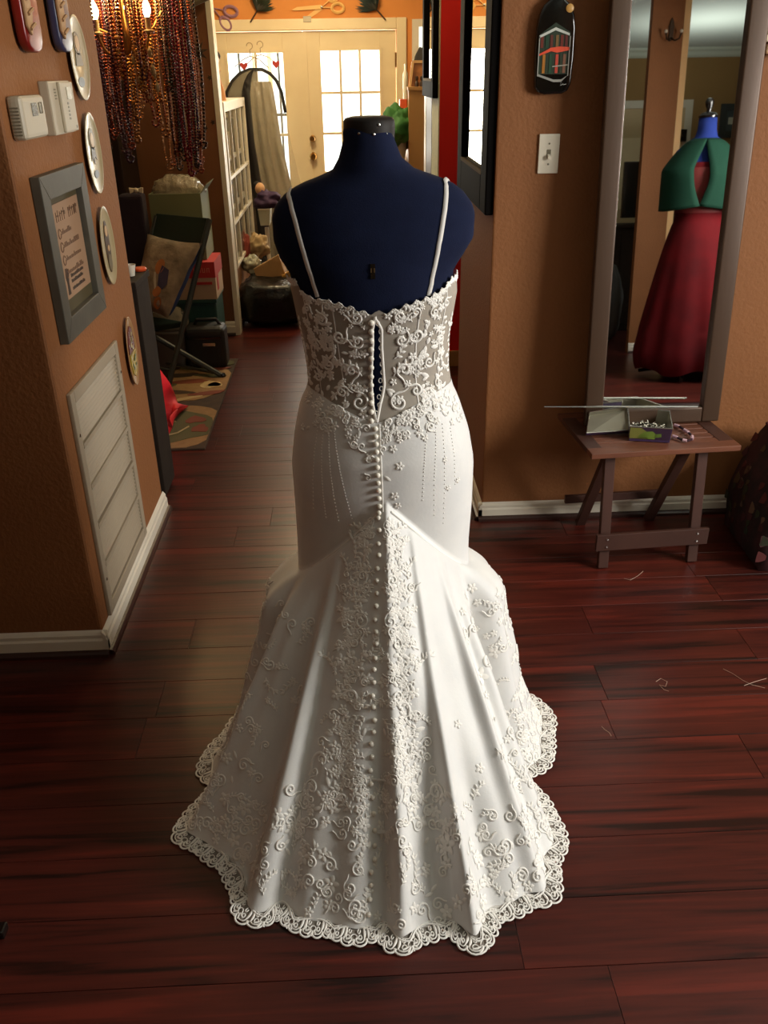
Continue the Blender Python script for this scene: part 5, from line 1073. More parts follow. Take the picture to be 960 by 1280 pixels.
# close the neck gently under the cap
BODY = MB().grid(body, wrap=True, cap=True); bo_ = BODY.build('body', FB, fm_, smooth='all')
zt_ = ZR[-1]
cap_rows = []
for z, k in ((zt_-.030, 1.035), (zt_-.012, 1.05), (zt_+.001, 1.04), (zt_+.006, .96), (zt_+.009, .7), (zt_+.010, .2)):
    zz = min(z, zt_-.0); cap_rows.append([Vector((xcn(zt_-.02)+.002+(.047*k)*math.sin(t_), YC-(.046*k)*math.cos(t_), z)) for t_ in TH[::2]])
MB().grid(cap_rows, wrap=True, cap=True).build('neck_cap', M('cap_dark_plastic', srgb(30, 25, 21), .6, spec=.25), fm_, smooth=True)
for px_, py_ in ((467, 168), (449, 167), (491, 168), (474, 156)):
    p = at(px_, py_, Y=YC-.046); c0_ = Vector((xcn(zt_-.02), YC, p.z)); d = (p-c0_); d.z = 0; d.normalize()
    MB().lathe([(0, 0), (.0025, 0), (.0025, .0015), (0, .0025)], c0_+d*.0485, d, 10).build('rivet', CHROME, fm_, smooth=True)
MB().lathe([(.018, .1), (.018, .66)], (xcn(.9), YC, 0), n=14).build('pole', BLACK, fm_)
MB().lathe([(.20, .012), (.20, .02), (.03, .06), (.02, .12)], (xcn(.9), YC, 0), n=24).build('stand_base', BLACK, fm_)
BBVH = BVHTree.FromPolygons([Vector(v) for v in BODY.v], [f for f in BODY.f])
def hitb(bv, x, y):
    h = bv.ray_cast(_C, ray(x, y)); return h
h = hitb(BBVH, 466, 338)
if h[0] is not None:
    p, n = h[0], h[1]; n = n if n.y < 0 else -n; u = Vector((1, 0, 0)); u = (u-n*u.dot(n)).normalized(); v = n.cross(u)
    if v.z < 0: v = -v
    MB().obox(p-u*.0045-v*.016+n*.0002, u*.009, v*.028, n*.0012).build('adjuster_slot', BLACK, fm_)
    for s in (-1, 1): MB().obox(p+u*(.0032*s-.0011)-v*.004+n*.001, u*.0022, v*.008, n*.0016).build('adjuster_pin', CHROME, fm_)
# ---------------------------------------------------------------- wedding gown
SATIN = M('ivory_satin_tulle', srgb(230, 229, 225), .55, sheen=.2, var=(srgb(223, 223, 221), 18), bump=(160, .12, .002))
LACE = M('ivory_lace', srgb(244, 241, 234), .6, sheen=.3)
PEARL = M('pearl_button', srgb(236, 230, 216), .3, coat=.4)
NET = sheer('bodice_netting', srgb(228, 216, 198), .50); NETH = sheer('hem_netting', srgb(214, 206, 192), .36)
GX_, GY_ = .0585, YC
gown = thing('wedding_gown', (GX_, 1.5, 0), 'white lace mermaid wedding gown with a long buttoned train', 'gown')
OFF = .006
shell = [[S(t_, z, OFF) for t_ in np.linspace(-math.pi, math.pi, 241)] for z in np.linspace(.60, 1.20, 121)]
SM = MB().grid(shell); SBV = BVHTree.FromPolygons([Vector(v) for v in SM.v], SM.f)
def param(x, y):
    h = SBV.ray_cast(_C, ray(x, y))
    if h[0] is None: return None
    fi = h[2]; j = fi % 240; return -math.pi+2*math.pi*(j+.5)/240, h[0].z
def curve(pxs):
    q = [param(*p) for p in pxs]; q = sorted([p for p in q if p]); return np.array([a for a, b in q]), np.array([b for a, b in q])
na, nz = curve([(370, 350), (378, 364), (392, 373), (412, 376), (430, 381), (450, 387), (462, 392), (472, 390), (480, 391), (492, 388), (505, 383), (520, 377), (535, 372), (552, 362), (564, 347)])
sa_, sz_ = curve([(391, 486), (402, 493), (425, 508), (445, 519), (470, 529), (495, 519), (515, 508), (540, 492), (558, 481)])
def zneck(th): return float(np.interp(th, na, nz)) + .03*sstep(1.3, 2.4, abs(th))+.004*math.sin(th*46)*(1 if abs(th) < 1.6 else 0)
def ztop(th): return float(np.interp(th, sa_, sz_))
def sl(pxs):
    q = [param(*p) for p in pxs]; q = sorted([(b, a) for a, b in q]); return np.array([a for a, b in q]), np.array([b for a, b in q])
lz, lt_ = sl([(470, 398), (467, 412), (466, 430), (465, 455), (465, 480), (467, 505), (470, 528)])
rz_, rt2 = sl([(471, 398), (476, 412), (478, 430), (479, 455), (479, 480), (476, 505), (471, 528)])
def sl_l(z): return float(np.interp(z, lz, lt_))
def sl_r(z): return float(np.interp(z, rz_, rt2))
# bodice netting, open at the centre back
rows = []
for i in range(44):
    v = i/43; row = []
    for j in range(200):
        u = j/199; thg = lerp(0, 2*math.pi, u); thg = thg if thg <= math.pi else thg-2*math.pi
        zb = ztop(thg)-.012 if abs(thg) < 1.7 else .93
        z = lerp(zb, zneck(thg), v); a, b = sl_r(z), sl_l(z)+2*math.pi; row.append(S(lerp(a, b, u), z, OFF))
    rows.append(row)
BM_ = MB().grid(rows); bodo = BM_.build('bodice_netting', NET, gown, smooth='all')
BODV = BVHTree.FromPolygons([Vector(v) for v in BM_.v], BM_.f)
# skirt -------------------------------------------------
HEM = [(303, 890), (275, 925), (247, 975), (252, 992), (238, 1018), (222, 1045), (250, 1065), (272, 1088), (277, 1118), (305, 1152), (322, 1158), (342, 1142), (370, 1165), (410, 1170), (440, 1178), (480, 1180), (497, 1192), (520, 1178), (550, 1180), (575, 1165), (598, 1190), (612, 1165), (640, 1150), (665, 1130), (690, 1128), (700, 1100), (692, 1085), (704, 1058), (690, 1010), (668, 982), (690, 925), (685, 890), (660, 865), (637, 855)]
ha, hr = [], []
for x, y in HEM:
    p = at(x, y, Z=.004); ha.append(math.atan2(p.x-GX_, GY_-p.y)); hr.append(math.hypot(p.x-GX_, p.y-GY_))
o_ = np.argsort(ha); ha, hr = np.array(ha)[o_], np.array(hr)[o_]
ha = np.concatenate([[-math.pi], [-2.4], ha, [2.4], [math.pi]]); hr = np.concatenate([[.34], [.33], hr, [.33], [.34]])
gs = np.linspace(-math.pi, math.pi, 1441); gv = np.interp(gs, ha, hr); kk = np.hanning(15); kk /= kk.sum(); gv = np.convolve(np.pad(gv, 7, mode='wrap'), kk, 'valid')
LACEW = .032
def HRr(th): return float(np.interp(th, gs, gv))
FOLDS = [(-27.5, .022, 2.6), (-33, -.050, 4.5), (-44, .012, 4), (-51, .024, 4), (-60, -.05, 5), (-72, .022, 7), (-17, .006, 4), (-9, .010, 3), (-3.2, -.030, 2.0), (0.8, .022, 2.2), (6.5, -.020, 2.6), (11.8, .028, 2.6), (17, -.016, 2.5), (23, .012, 3), (27.5, .016, 2.5), (31, -.014, 2), (37, .016, 3), (50, -.06, 6), (64, .02, 7), (84, .02, 9), (100, -.02, 6), (-92, .012, 7)]
def fold(th, t):
    d = math.degrees(th); ei = sstep(.38, .95, t); eo = sstep(.0, .55, t)
    return sum(a*(ei if abs(c) < 25 else eo)*math.exp(-((d-c)/w)**2) for c, a, w in FOLDS)
def zflare(th):
    s = abs(math.sin(th)) if abs(th) < math.pi/2 else 1; return .705-.235*s**.95
def skirt_pt(th, v, fab=True):
    """v in [0,1]: waist to hem"""
    zt, zf = (ztop(th) if abs(th) < 1.7 else float(np.interp(abs(th), [1.7, 2.2], [ztop(math.copysign(1.69, th)), .93]))), zflare(th); vf = .34
    if v <= vf:
        z = lerp(zt, zf, v/vf); return S(th, z, OFF+.001)
    t = (v-vf)/(1-vf); p0 = S(th, zf, OFF+.001); R_ = HRr(th)-LACEW
    p3 = Vector((GX_+R_*math.sin(th), GY_-R_*math.cos(th), .004)); rad = Vector((math.sin(th), -math.cos(th), 0))
    w = sstep(R(28), R(72), abs(th))
    pa1 = p0.lerp(p3, .30)+Vector((0, 0, -.005)); pa2 = p0.lerp(p3, .68)+Vector((0, 0, -.012))
    pb1 = p0+rad*.115+Vector((0, 0, -.018)); pb2 = Vector((GX_, GY_, 0))+rad*max(.265, R_*.68)+Vector((0, 0, .15))
    p1, p2 = pa1.lerp(pb1, w), pa2.lerp(pb2, w); s_ = 1-t
    p = p0*(s_**3)+p1*(3*s_*s_*t)+p2*(3*s_*t*t)+p3*(t**3)
    env = 1-.40*sstep(.8, 1, t); nrm = (rad+Vector((0, 0, .8*(1-w)))).normalized()
    p = p+nrm*(fold(th, t)*env)
    p = p+nrm*(.006*pnoise(Vector((math.degrees(th)*.09, t*5, 3)))*math.sin(math.pi*t))
    if t > .03: p.z += .012*math.exp(-((t-.06)/.05)**2)*(1-w)*sstep(0, .25, abs(th))
    p = p+rad*(.016*math.exp(-((t-.24)/.10)**2)*w)
    p.z = max(.004, p.z); return p
ths = np.unique(np.concatenate([np.linspace(-math.pi, R(-112), 24), np.linspace(R(-112), R(112), 470), np.linspace(R(112), math.pi, 24)]))
vs = np.concatenate([np.linspace(0, .33, 26), np.linspace(.34, .42, 22)[0:], np.linspace(.425, 1, 86)])
rows = [[skirt_pt(t_, v) for t_ in ths] for v in vs]
SK_ = MB().grid(rows); sk = SK_.build('skirt', SATIN, gown, smooth='all')
SKV = BVHTree.FromPolygons([Vector(v) for v in SK_.v], SK_.f)

# ---- appliqué tools: motifs laid on the cloth
def onto(bv, P, n0):
    q = bv.find_nearest(P); n = q[1]
    if n.dot(n0) < 0: n = -n
    return q[0], n
class Lace:
    def __init__(s): s.m = MB()
    def ribbon(s, bv, fr, pts, w, h):
        P0, T_, B_, N_ = fr; L_ = []
        for i, (a, b) in enumerate(pts): L_.append(onto(bv, P0+T_*a+B_*b, N_))
        s.path(L_, w, h)
    def path(s, L_, w, h):
        k = len(L_); base = len(s.m.v)
        for i, (p, n) in enumerate(L_):
            d = L_[min(i+1, k-1)][0]-L_[max(i-1, 0)][0]; sd = d.cross(n); sd = sd.normalized() if sd.length > 1e-9 else Vector((1, 0, 0)); ww = w(i/(k-1)) if callable(w) else w
            s.m.v += [tuple(p+sd*ww+n*.0006), tuple(p+sd*ww*.55+n*(h*.85+.0006)), tuple(p-sd*ww*.55+n*(h*.85+.0006)), tuple(p-sd*ww+n*.0006)]
        for i in range(k-1):
            for j in range(3): a = base+i*4+j; s.m.f.append((a, a+4, a+5, a+1))
    def leaf(s, bv, fr, a, b, l, w, ang, h=.0026):
        P0, T_, B_, N_ = fr; n = 10; base = len(s.m.v); ca, sa2 = math.cos(ang), math.sin(ang)
        cen = None
        for i in range(n):
            q = 2*math.pi*i/n; x = l*.5*math.cos(q); y = w*.5*math.sin(q)*(1-.35*math.cos(q)**2*abs(math.cos(q)))
            p, nn_ = onto(bv, P0+T_*(a+x*ca-y*sa2)+B_*(b+x*sa2+y*ca), N_); s.m.v.append(tuple(p+nn_*.0010))
        p, nn_ = onto(bv, P0+T_*a+B_*b, N_); s.m.v.append(tuple(p+nn_*(h+.0008)))
        for i in range(n): s.m.f.append((base+i, base+(i+1) % n, base+n))
    def dot(s, p, n, r):
        base = len(s.m.v); u, w = frame_from(n)
        for k, (rr_, hh) in enumerate(((1, .15), (.8, .7))):
            for i in range(6): q = math.pi*i/3+k*.5; s.m.v.append(tuple(p+u*(r*rr_*math.cos(q))+w*(r*rr_*math.sin(q))+n*(r*hh)))
        s.m.v.append(tuple(p+n*r*1.1))
        for i in range(6):
            i2 = (i+1) % 6; s.m.f += [(base+i, base+i2, base+6+i2, base+6+i), (base+6+i, base+6+i2, base+12)]
    def swirl(s, bv, fr, r, sg=1, turns=1.35, rot=0, w=.0022, tail=1.0, h=.0024):
        pts = []
        for q in np.linspace(0, 1, 26):
            a = rot+sg*2*math.pi*turns*q; k = r*(1-.86*q**.85); pts.append((k*math.cos(a), k*math.sin(a)))
        if tail:
            a0 = (math.cos(rot), math.sin(rot)); t0 = (sg*math.sin(rot), -sg*math.cos(rot))
            pre = [(a0[0]*r*(1+.45*q*q)+t0[0]*r*tail*q, a0[1]*r*(1+.45*q*q)+t0[1]*r*tail*q) for q in (1, .75, .5, .25)]
            pts = pre+pts
        s.ribbon(bv, fr, pts, lambda t: w*(.75+.5*math.sin(math.pi*min(1, t*1.1))), h)
        p, n = onto(bv, fr[0]+fr[1]*pts[-1][0]+fr[2]*pts[-1][1], fr[3]); s.dot(p, n, w*1.3)
    def flower(s, bv, fr, a, b, r, n=5, rot=0):
        for i in range(n):
            q = rot+2*math.pi*i/n; s.leaf(bv, fr, a+r*.55*math.cos(q), b+r*.55*math.sin(q), r*.95, r*.62, q)
        p, nn_ = onto(bv, fr[0]+fr[1]*a+fr[2]*b, fr[3]); s.dot(p, nn_, r*.22)
    def spray(s, bv, fr, l, rot, sg=1, n=4):
        pts = [(l*q*math.cos(rot+sg*.7*q), l*q*math.sin(rot+sg*.7*q)) for q in np.linspace(0, 1, 10)]
        s.ribbon(bv, fr, pts, .0012, .0016)
        for i in range(n):
            q = (i+.7)/n; a = rot+sg*.7*q; x, y = l*q*math.cos(a), l*q*math.sin(a)
            for e in (-1, 1): s.leaf(bv, fr, x+.30*l/n*1.6*math.cos(a+e*.9), y+.30*l/n*1.6*math.sin(a+e*.9), l/n*1.25, l/n*.55, a+e*.75)
        s.leaf(bv, fr, pts[-1][0]*1.08, pts[-1][1]*1.08, l/n*1.3, l/n*.6, rot+sg*.7)
    def build(s, name, label=None, par=None): return s.m.build(name, LACE, par or gown, smooth='all', label=label, kind='stuff')
def fpx(bv, x, y):
    h = bv.ray_cast(_C, ray(x, y))
    if h[0] is None: return None
    n = h[1]; n = n if n.dot(_F) < 0 else -n; T_ = (_R-n*_R.dot(n)).normalized(); return h[0], T_, n.cross(T_), n
def px2m(fr): return (fr[0]-_C).dot(_F)/FPX
def fth(th, v):   # frame from cloth coordinates
    p = skirt_pt(th, v); n = SKV.find_nearest(p)[1]; rad = Vector((math.sin(th), -math.cos(th), .3))
    n = n if n.dot(rad) > 0 else -n; dn = skirt_pt(th, v+.02)-skirt_pt(th, v-.02); B_ = -(dn-n*dn.dot(n)).normalized(); return p, B_.cross(n), B_, n
rn = random.Random(17)

# ---- bodice lace
bl2 = Lace()
MAIN = [(445, 397, 9, 1, 200), (500, 395, 9, -1, -20), (424, 421, 10, -1, 20), (447, 427, 9, 1, 200), (502, 425, 8, -1, 0), (521, 419, 10, 1, 180), (411, 456, 8, 1, 160), (536, 452, 8, -1, 20), (449, 503, 12, -1, 90), (499, 503, 12, 1, 90), (440, 463, 10, 1, -60), (505, 462, 10, -1, 240), (543, 390, 7, 1, 90), (402, 400, 8, -1, 90), (395, 430, 7, 1, 30), (550, 425, 7, -1, 150), (398, 470, 7, -1, 60), (548, 478, 7, 1, 100), (384, 385, 6, 1, 0), (558, 378, 6, 1, 60), (428, 490, 8, 1, 30), (520, 488, 8, -1, 120), (408, 383, 6, -1, 200), (520, 390, 6, 1, -30)]
for x, y, r_, sg_, rot in MAIN:
    fr = fpx(BODV, x, y)
    if fr: bl2.swirl(BODV, fr, r_*px2m(fr)*1.05, sg_, 1.4, R(rot), .0023 if r_ > 7 else .0018, .9)
for x, y, l, rot, sg_ in ((452, 470, 30, 110, 1), (492, 470, 30, 70, -1), (452, 448, 26, 150, -1), (493, 448, 26, 30, 1), (430, 400, 20, 60, -1), (515, 402, 20, 120, 1), (415, 440, 24, -90, 1), (528, 440, 24, -90, -1), (520, 470, 22, 45, 1), (425, 475, 24, -70, -1), (455, 412, 16, 100, 1), (488, 412, 16, 80, -1), (400, 415, 20, -80, 1), (545, 405, 20, -90, 1), (390, 450, 18, -80, -1), (552, 450, 18, -80, 1), (385, 405, 16, -100, 1), (560, 400, 16, -80, 1)):
    fr = fpx(BODV, x, y)
    if fr: bl2.spray(BODV, fr, l*px2m(fr), R(rot), sg_, 4)
for k in range(330):
    y = rn.uniform(372, 520); lx, rx = np.interp(y, [372, 420, 520], [374, 384, 382]), np.interp(y, [372, 420, 520], [565, 556, 566])
    x = rn.uniform(lx, rx); c = abs(x-472)
    if c < 14 or (c < 55 and rn.random() < .62) or y > np.interp(c, [0, 90], [528, 488])+6: continue
    fr = fpx(BODV, x, y)
    if not fr: continue
    m_ = px2m(fr); (bl2.flower(BODV, fr, 0, 0, rn.uniform(3.5, 6.5)*m_, 5, rn.random()*6) if rn.random() < .5 else bl2.leaf(BODV, fr, 0, 0, rn.uniform(8, 13)*m_, rn.uniform(4, 6)*m_, rn.random()*3.1))
# scalloped top edge of flowers, side seam bands
for th in np.linspace(-1.5, 1.5, 46):
    if -.05 < th-sl_l(1.05) < .09: continue
    z = zneck(th)-.004; p = S(th, z, OFF); n = Vector((math.sin(th), -math.cos(th), .1)).normalized(); T_ = Vector((math.cos(th), math.sin(th), 0)); fr = (p, T_, n.cross(T_), n)
    bl2.flower(BODV, fr, 0, 0, rn.uniform(.007, .0105), 5, rn.random()*6)
for th0 in (-1.25, -1.0, 1.0, 1.25, -.62, .62):
    for z in np.arange(.955, 1.08, .011):
        p = S(th0, z, OFF); n = Vector((math.sin(th0), -math.cos(th0), 0)); T_ = Vector((math.cos(th0), math.sin(th0), 0)); fr = (p, T_, Vector((0, 0, 1)), n)
        if abs(th0) > .9 or rn.random() < .35: bl2.leaf(BODV, fr, rn.uniform(-.003, .003), 0, rn.uniform(.010, .016), .007, rn.random()*3.1)
# edge bindings of the opening and waist
for fz, th_f in ((0, sl_l), (1, sl_r)):
    L_ = []
    for z in np.linspace(max(lz[0], rz_[0])+.001, min(lz[-1], rz_[-1])+.004, 40):
        t_ = th_f(z)+(.035 if fz else -.035)*0; L_.append((S(t_, z, OFF+.0005), Vector((math.sin(t_), -math.cos(t_), 0))))
    bl2.path(L_, .003, .0016)
bl2.build('bodice_lace', 'white corded lace with scrolls and flowers', bodo)
# bones of the bodice
for th0 in (-.46, .46, -.9, .9):
    bn = Lace(); L_ = [(S(th0*(1+.06*(z-.95)/.15), z, OFF), Vector((math.sin(th0), -math.cos(th0), 0))) for z in np.linspace(ztop(th0)-.005, zneck(th0)-.004, 24)]; bn.path(L_, .0013, .0005); bn.m.build('bodice_seam', LACE, bodo, smooth='all')

# ---- skirt lace
slc = Lace()
def place(x, y, kind, size, rot=0, sg_=1):
    fr = fpx(SKV, x, y)
    if not fr: return
    m_ = px2m(fr)
    if kind == 's': slc.swirl(SKV, fr, size*m_, sg_, 1.4, R(rot), max(.0017, min(.0028, size*.0002)), 1.0)
    elif kind == 'c': slc.swirl(SKV, fr, size*m_, sg_, .72, R(rot), .0032, .5)
    elif kind == 'f': slc.flower(SKV, fr, 0, 0, size*m_, 5, R(rot))
    elif kind == 'y': slc.spray(SKV, fr, size*m_, R(rot), sg_, 4)
    elif kind == 'l': slc.leaf(SKV, fr, 0, 0, size*m_, size*.45*m_, R(rot))
for a_ in [(451, 777, 's', 10, 60, -1), (488, 777, 's', 10, 120, 1), (459, 668, 's', 7, 100, -1), (492, 690, 's', 8, 60, 1), (440, 945, 's', 7, 200, 1), (435, 978, 's', 8, 20, -1), (402, 952, 'c', 17, 200, -1), (390, 984, 's', 10, 160, -1), (378, 1036, 'c', 15, 120, 1), (546, 990, 's', 11, 20, 1), (482, 1000, 's', 7, 0, 1), (498, 952, 's', 7, 90, 1), (548, 1012, 'y', 34, 170, 1), (365, 1008, 'y', 34, 10, 1), (440, 1012, 'y', 30, 170, -1), (497, 968, 'y', 30, -70, 1), (440, 875, 'c', 14, 150, -1), (502, 885, 'c', 12, -30, 1), (442, 850, 's', 6, 60, 1), (490, 850, 's', 6, 100, -1), (610, 830, 'c', 14, 30, 1), (600, 845, 'f', 12, 0, 1), (618, 815, 'f', 9, 0, 1), (572, 905, 'f', 6, 0, 1), (560, 1055, 'f', 14, 20, 1), (672, 1096, 's', 8, 90, 1), (620, 935, 'y', 26, -60, 1), (637, 970, 'y', 24, -60, 1), (600, 960, 'f', 7, 0, 1)]: place(*a_)
# central band, mirrored about the buttons
y = 655
while y < 1040:
    hw_ = np.interp(y, [655, 760, 900, 1000, 1040], [16, 52, 52, 100, 110]); xc_ = np.interp(y, [650, 800, 1040], [474, 470, 466])
    for k in range(int(3+hw_/11)):
        dx = rn.uniform(9, hw_); kd = rn.choice('sfylyf'); sz = {'s': rn.uniform(5, 8), 'f': rn.uniform(6, 10), 'y': rn.uniform(18, 28), 'l': rn.uniform(9, 15)}[kd]; ro = rn.uniform(0, 360)
        place(xc_-dx, y+rn.uniform(-4, 4), kd, sz, ro, 1); place(xc_+dx, y+rn.uniform(-4, 4), kd, sz, 180-ro, -1)
    y += np.interp(y, [655, 1000], [13, 17])
# lace growing up from the hem all round
for th in np.arange(R(-104), R(104), R(1.25)):
    for v0, v1 in ((.945, .992), (.90, .955), (.855, .91), (.79, .865)):
        if v0 < .85 and rn.random() < (.5 if abs(th) < R(45) else .2): continue
        fr = fth(th+rn.uniform(-.02, .02), rn.uniform(v0, v1)); kd = rn.random()
        if kd < .34: slc.swirl(SKV, fr, rn.uniform(.009, .016), rn.choice((-1, 1)), 1.4, rn.random()*6, .0020, .9)
        elif kd < .6: slc.flower(SKV, fr, 0, 0, rn.uniform(.010, .018), 5, rn.random()*6)
        elif kd < .85: slc.spray(SKV, fr, rn.uniform(.028, .045), rn.uniform(.6, 2.5), rn.choice((-1, 1)), 4)
        else: slc.leaf(SKV, fr, 0, 0, rn.uniform(.012, .022), .008, rn.random()*3.1)
# side panels of the train are covered higher up
for th in list(np.arange(R(-100), R(-30), R(1.9)))+list(np.arange(R(30), R(100), R(2.2))):
    for v in (.52, .60, .67, .74):
        if rn.random() < .42: continue
        fr = fth(th, v+rn.uniform(-.03, .03)); kd = rn.random()
        if kd < .4: slc.swirl(SKV, fr, rn.uniform(.008, .014), rn.choice((-1, 1)), 1.3, rn.random()*6, .0020, 1)
        elif kd < .7: slc.flower(SKV, fr, 0, 0, rn.uniform(.007, .012), 5, rn.random()*6)
        else: slc.spray(SKV, fr, rn.uniform(.025, .04), rn.random()*6, 1, 4)
slc.build('skirt_lace', 'white lace scrolls, leaves and flowers on the train', sk)
# lace over the hips, below the bodice
hl = Lace()
for k in range(150):
    x = rn.uniform(376, 580); c = abs(x-472); y0_ = np.interp(c, [0, 90], [530, 490]); y = y0_+abs(rn.gauss(0, 1))*np.interp(c, [0, 40, 100], [46, 17, 28])
    if y > 600 or c < 7: continue
    fr = fpx(SKV, x, y)
    if not fr: continue
    m_ = px2m(fr); kd = rn.random()
    if kd < .45: hl.flower(SKV, fr, 0, 0, rn.uniform(4, 7)*m_, 5, rn.random()*6)
    elif kd < .7: hl.leaf(SKV, fr, 0, 0, rn.uniform(8, 13)*m_, 4.5*m_, rn.random()*3)
    else: hl.swirl(SKV, fr, rn.uniform(4, 6.5)*m_, rn.choice((-1, 1)), 1.2, rn.random()*6, .0017, .8)
for x, y, s_ in ((493, 620, 6), (497, 632, 5), (590, 735, 7), (583, 745, 6), (560, 610, 4), (572, 600, 4), (556, 575, 4)):
    fr = fpx(SKV, x, y)
    if fr: hl.flower(SKV, fr, 0, 0, s_*px2m(fr), 5, 1)
for pts in ([(405, 528), (402, 560), (402, 590), (404, 620), (408, 650)], [(411, 530), (411, 560), (413, 590), (417, 620), (424, 655)], [(417, 532), (420, 560), (425, 590), (432, 620), (441, 652)], [(398, 530), (393, 565), (391, 600), (392, 640)], [(535, 528), (532, 560), (530, 590), (528, 630)], [(545, 530), (545, 565), (543, 600), (543, 650)], [(553, 530), (556, 570), (556, 610), (554, 660)], [(563, 535), (568, 570), (569, 610)]):
    for k in range(len(pts)-1):
        for q_ in np.linspace(0, 1, 9)[:-1]:
            fr = fpx(SKV, lerp(pts[k][0], pts[k+1][0], q_), lerp(pts[k][1], pts[k+1][1], q_))
            if fr: hl.dot(fr[0], fr[3], .0016)
hl.build('hip_lace', 'white lace spilling over the hips with bead lines', sk)
# centre seam cord
cs_ = Lace(); L_ = []
for y in np.linspace(530, 640, 40):
    fr = fpx(SKV, np.interp(y, [530, 640], [474.5, 479]), y)
    if fr: L_.append((fr[0], fr[3]))
cs_.path(L_, .0016, .0016); cs_.build('seam_cord', None, sk)
# edges of the train triangle: rolled tulle edge
for s_ in (-1, 1):
    e_ = Lace(); L_ = []
    for a in np.linspace(2, 70, 50):
        th = s_*R(a); p = skirt_pt(th, .352); n = SKV.find_nearest(p)[1]; n = n if n.y < 0 else -n; L_.append((p+n*.001, n))
    e_.path(L_, .0028, .0014); e_.build('train_edge', None, sk)
# ---- scalloped lace edging round the hem, lying on the floor
hemp = [skirt_pt(t_, 1.0) for t_ in np.linspace(R(-106), R(112), 900)]
acc = [0]
for i in range(1, len(hemp)): acc.append(acc[-1]+(hemp[i]-hemp[i-1]).length)
acc = np.array(acc); hx = np.array([p.x for p in hemp]); hy = np.array([p.y for p in hemp])
kk = np.hanning(19); kk /= kk.sum()
sx_ = np.convolve(np.pad(hx, 9, mode='edge'), kk, 'valid'); sy_ = np.convolve(np.pad(hy, 9, mode='edge'), kk, 'valid'); tx_, ty_ = np.gradient(sx_), np.gradient(sy_)
def hemat(s, d):
    x, y = float(np.interp(s, acc, hx)), float(np.interp(s, acc, hy)); a, b = float(np.interp(s, acc, tx_)), float(np.interp(s, acc, ty_)); l = math.hypot(a, b) or 1
    n = Vector((b/l, -a/l, 0)); p = Vector((x, y, 0)); c = Vector((GX_, GY_, 0))
    if n.dot(p-c) < 0: n = -n
    nz_ = n.lerp((p-c).normalized(), .35).normalized()
    return p+nz_*d+Vector((0, 0, .0035+.003*max(0, 1-d/.03)))
ed_ = Lace(); Lt = acc[-1]; nU = int(round(Lt/.085)); U_ = Lt/nU; W = LACEW+.004; UPV = Vector((0, 0, 1))
def rib(f, n, w, h=.0016): ed_.path([(hemat(*f(q)), UPV) for q in np.linspace(0, 1, n)], w, h)
for k in range(nU):
    s0_ = k*U_
    rib(lambda q: (s0_+q*U_, .012-.016*math.sin(math.pi*q)), 16, .0021, .0024)                   # corded swag
    rib(lambda q: (s0_+q*U_, .009-.016*math.sin(math.pi*q)-.002), 16, .0010)
    for j in range(4):                                                                           # outer scallops
        c_ = (j+.5)/4; big = 1.0 if j in (1, 2) else .8
        rib(lambda q: (s0_+U_*(c_+.135*-math.cos(math.pi*q)), W*.62+W*.40*big*math.sin(math.pi*q)), 11, .0022)
        rib(lambda q: (s0_+U_*(c_+.085*-math.cos(math.pi*q)), W*.55+W*.26*big*math.sin(math.pi*q)), 9, .0013)
        rib(lambda q: (s0_+U_*(c_+.035*math.cos(6.283*q)), W*.52+W*.13*math.sin(6.283*q)), 9, .0012)
    for c_ in (0.0, .5):                                                                         # rosettes and spokes
        rib(lambda q: (s0_+U_*(c_+.065*math.cos(6.283*q)), W*.50+W*.17*math.sin(6.283*q)), 12, .0012)
        for e in range(5):
            a = math.pi*(e+.5)/5; rib(lambda q: (s0_+U_*(c_+(.07+.09*q)*math.cos(a)), W*.5+W*(.18+.28*q)*math.sin(a)), 4, .0020)
    for c_ in (.22, .30, .70, .78): rib(lambda q: (s0_+U_*(c_+.02*math.sin(3*q)), W*(-.1+.75*q)), 6, lambda t: .0008+.0022*math.sin(math.pi*t))
    for c_ in (.12, .40, .60, .88): rib(lambda q: (s0_+U_*(c_+.03*math.cos(4.5*q)), W*(.1+.16*math.sin(4.5*q)+.1*q)), 9, .0012)
ed_.build('lace_edging', 'scalloped openwork lace edging on the floor', sk)
net = [[hemat(s, d)-Vector((0, 0, .0012)) for s in np.linspace(0, Lt, 700)] for d in (-.006, .008, W*.80)]
MB().grid(net).build('hem_netting', NETH, sk, smooth='all')
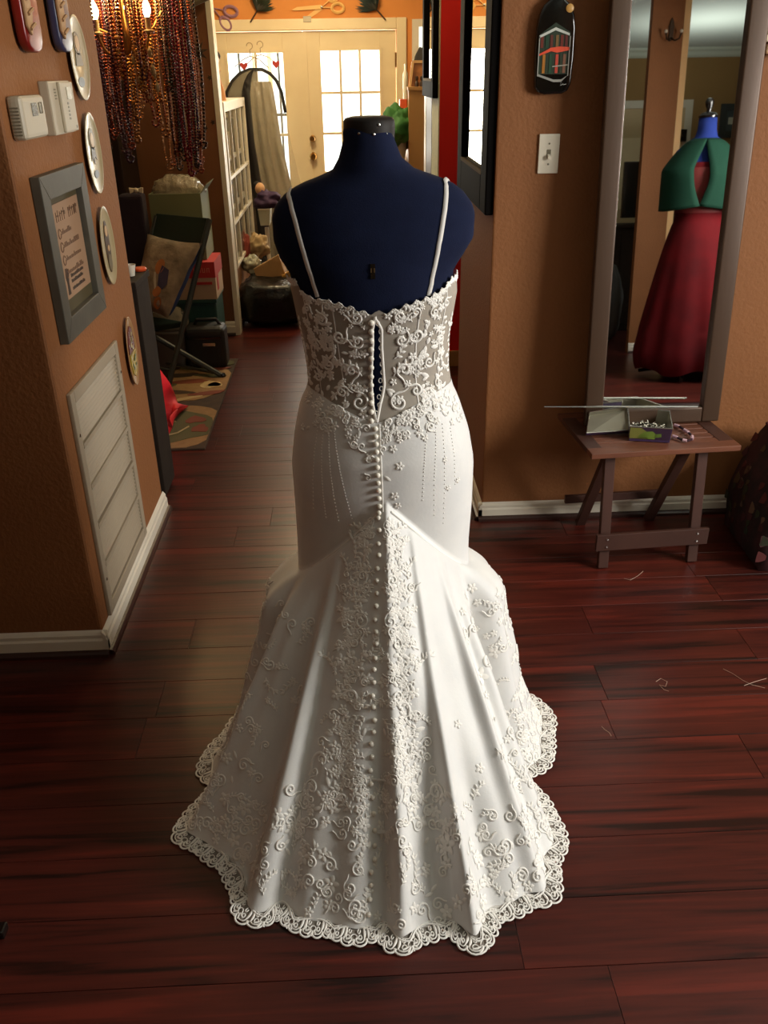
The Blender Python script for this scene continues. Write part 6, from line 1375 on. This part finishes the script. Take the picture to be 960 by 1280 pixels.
# ---- buttons, loops, straps
BTN = [(464, 403+i*11.2) for i in range(12)]+[(np.interp(y, [536, 640], [469, 474.5]), y) for y in np.arange(536, 642, 9.6)]
TRB = [(473.8, 648), (475, 663), (473.8, 680), (474.5, 694), (472.5, 711), (471.8, 726), (472, 742), (471, 757.5), (469.5, 775), (470.8, 790), (471, 805), (469.6, 823), (468, 837), (467.6, 853), (466, 870), (466.8, 884), (468, 900), (466.8, 915), (464, 930), (464.8, 946), (462.5, 963), (463.4, 980), (465, 997), (466, 1017), (467, 1038), (467, 1057), (467, 1074), (463, 1090), (463, 1106), (461.5, 1124), (460, 1143)]
bmesh0 = None
def button(x, y, bv, r_):
    global bmesh0
    fr = fpx(bv, x, y)
    if not fr: return
    if bmesh0 is None:
        m = MB(); m.ell((0, 0, .4), (1, 1, .85), 14, 9); bmesh0 = m.mesh('button', PEARL, smooth='all')
    o = bpy.data.objects.new('button', bmesh0); COL.objects.link(o); o.parent = gown
    l = ORI[gown.name]; o.location = fr[0]-Vector(l)+fr[3]*.001; o.scale = (r_, r_, r_); o.rotation_euler = fr[3].to_track_quat('Z', 'Y').to_euler()
for x, y in BTN: button(x, y, BODV if y < 528 else SKV, .0060)
for x, y in TRB: button(x, y, SKV, .0056)
for i in range(13):
    y = 404+i*10.2; hx_ = np.interp(y, [398, 412, 430, 480, 505, 528], [471, 475.5, 477, 478, 475, 471])
    q_ = param(hx_, y)
    if q_:
        c = S(q_[0], q_[1], OFF+.001); t_ = q_[0]; T_ = Vector((math.cos(t_), math.sin(t_), 0))
        MB().tube([c+T_*(.0035*math.cos(a)-.002)+Vector((0, 0, .0048*math.sin(a))) for a in np.linspace(0, 2*math.pi, 12)], .0009, 5, False).build('button_loop', LACE, bodo, smooth='all')
STRAP = M('ivory_strap', srgb(214, 210, 204), .6)
for pxs in ([(361, 243), (364, 256), (369, 275), (376, 302), (384, 330), (392, 355), (399, 376)], [(557.5, 238), (556.5, 255), (553, 280), (548.5, 305), (544, 330), (539, 355), (534.5, 374)]):
    L_ = []
    for x, y in pxs:
        fr = fpx(BBVH, x, y)
        if fr: L_.append((fr[0], fr[3]))
    p0, n0 = L_[0]; pre = []; cB = Vector((xcn(1.2), YC, 1.15))
    for k in range(1, 9):      # over the shoulder and down the front
        q = BBVH.find_nearest(p0+Vector((0, .018*k, .02-.003*k*k*.6))); pre.append((q[0], (q[0]-cB).normalized()))
    L_ = pre[::-1]+L_; L2 = []
    for k in range(len(L_)-1):
        for q_ in np.linspace(0, 1, 5)[:-1]:
            g = L_[k][0].lerp(L_[k+1][0], q_); nn2 = L_[k][1].lerp(L_[k+1][1], q_).normalized(); f_ = BBVH.find_nearest(g+nn2*.01); L2.append((f_[0]+nn2*.0008, nn2))
    L_ = L2
    st2 = Lace(); st2.path(L_, .0048, .0022); st2.m.build('strap', STRAP, gown, smooth='all')
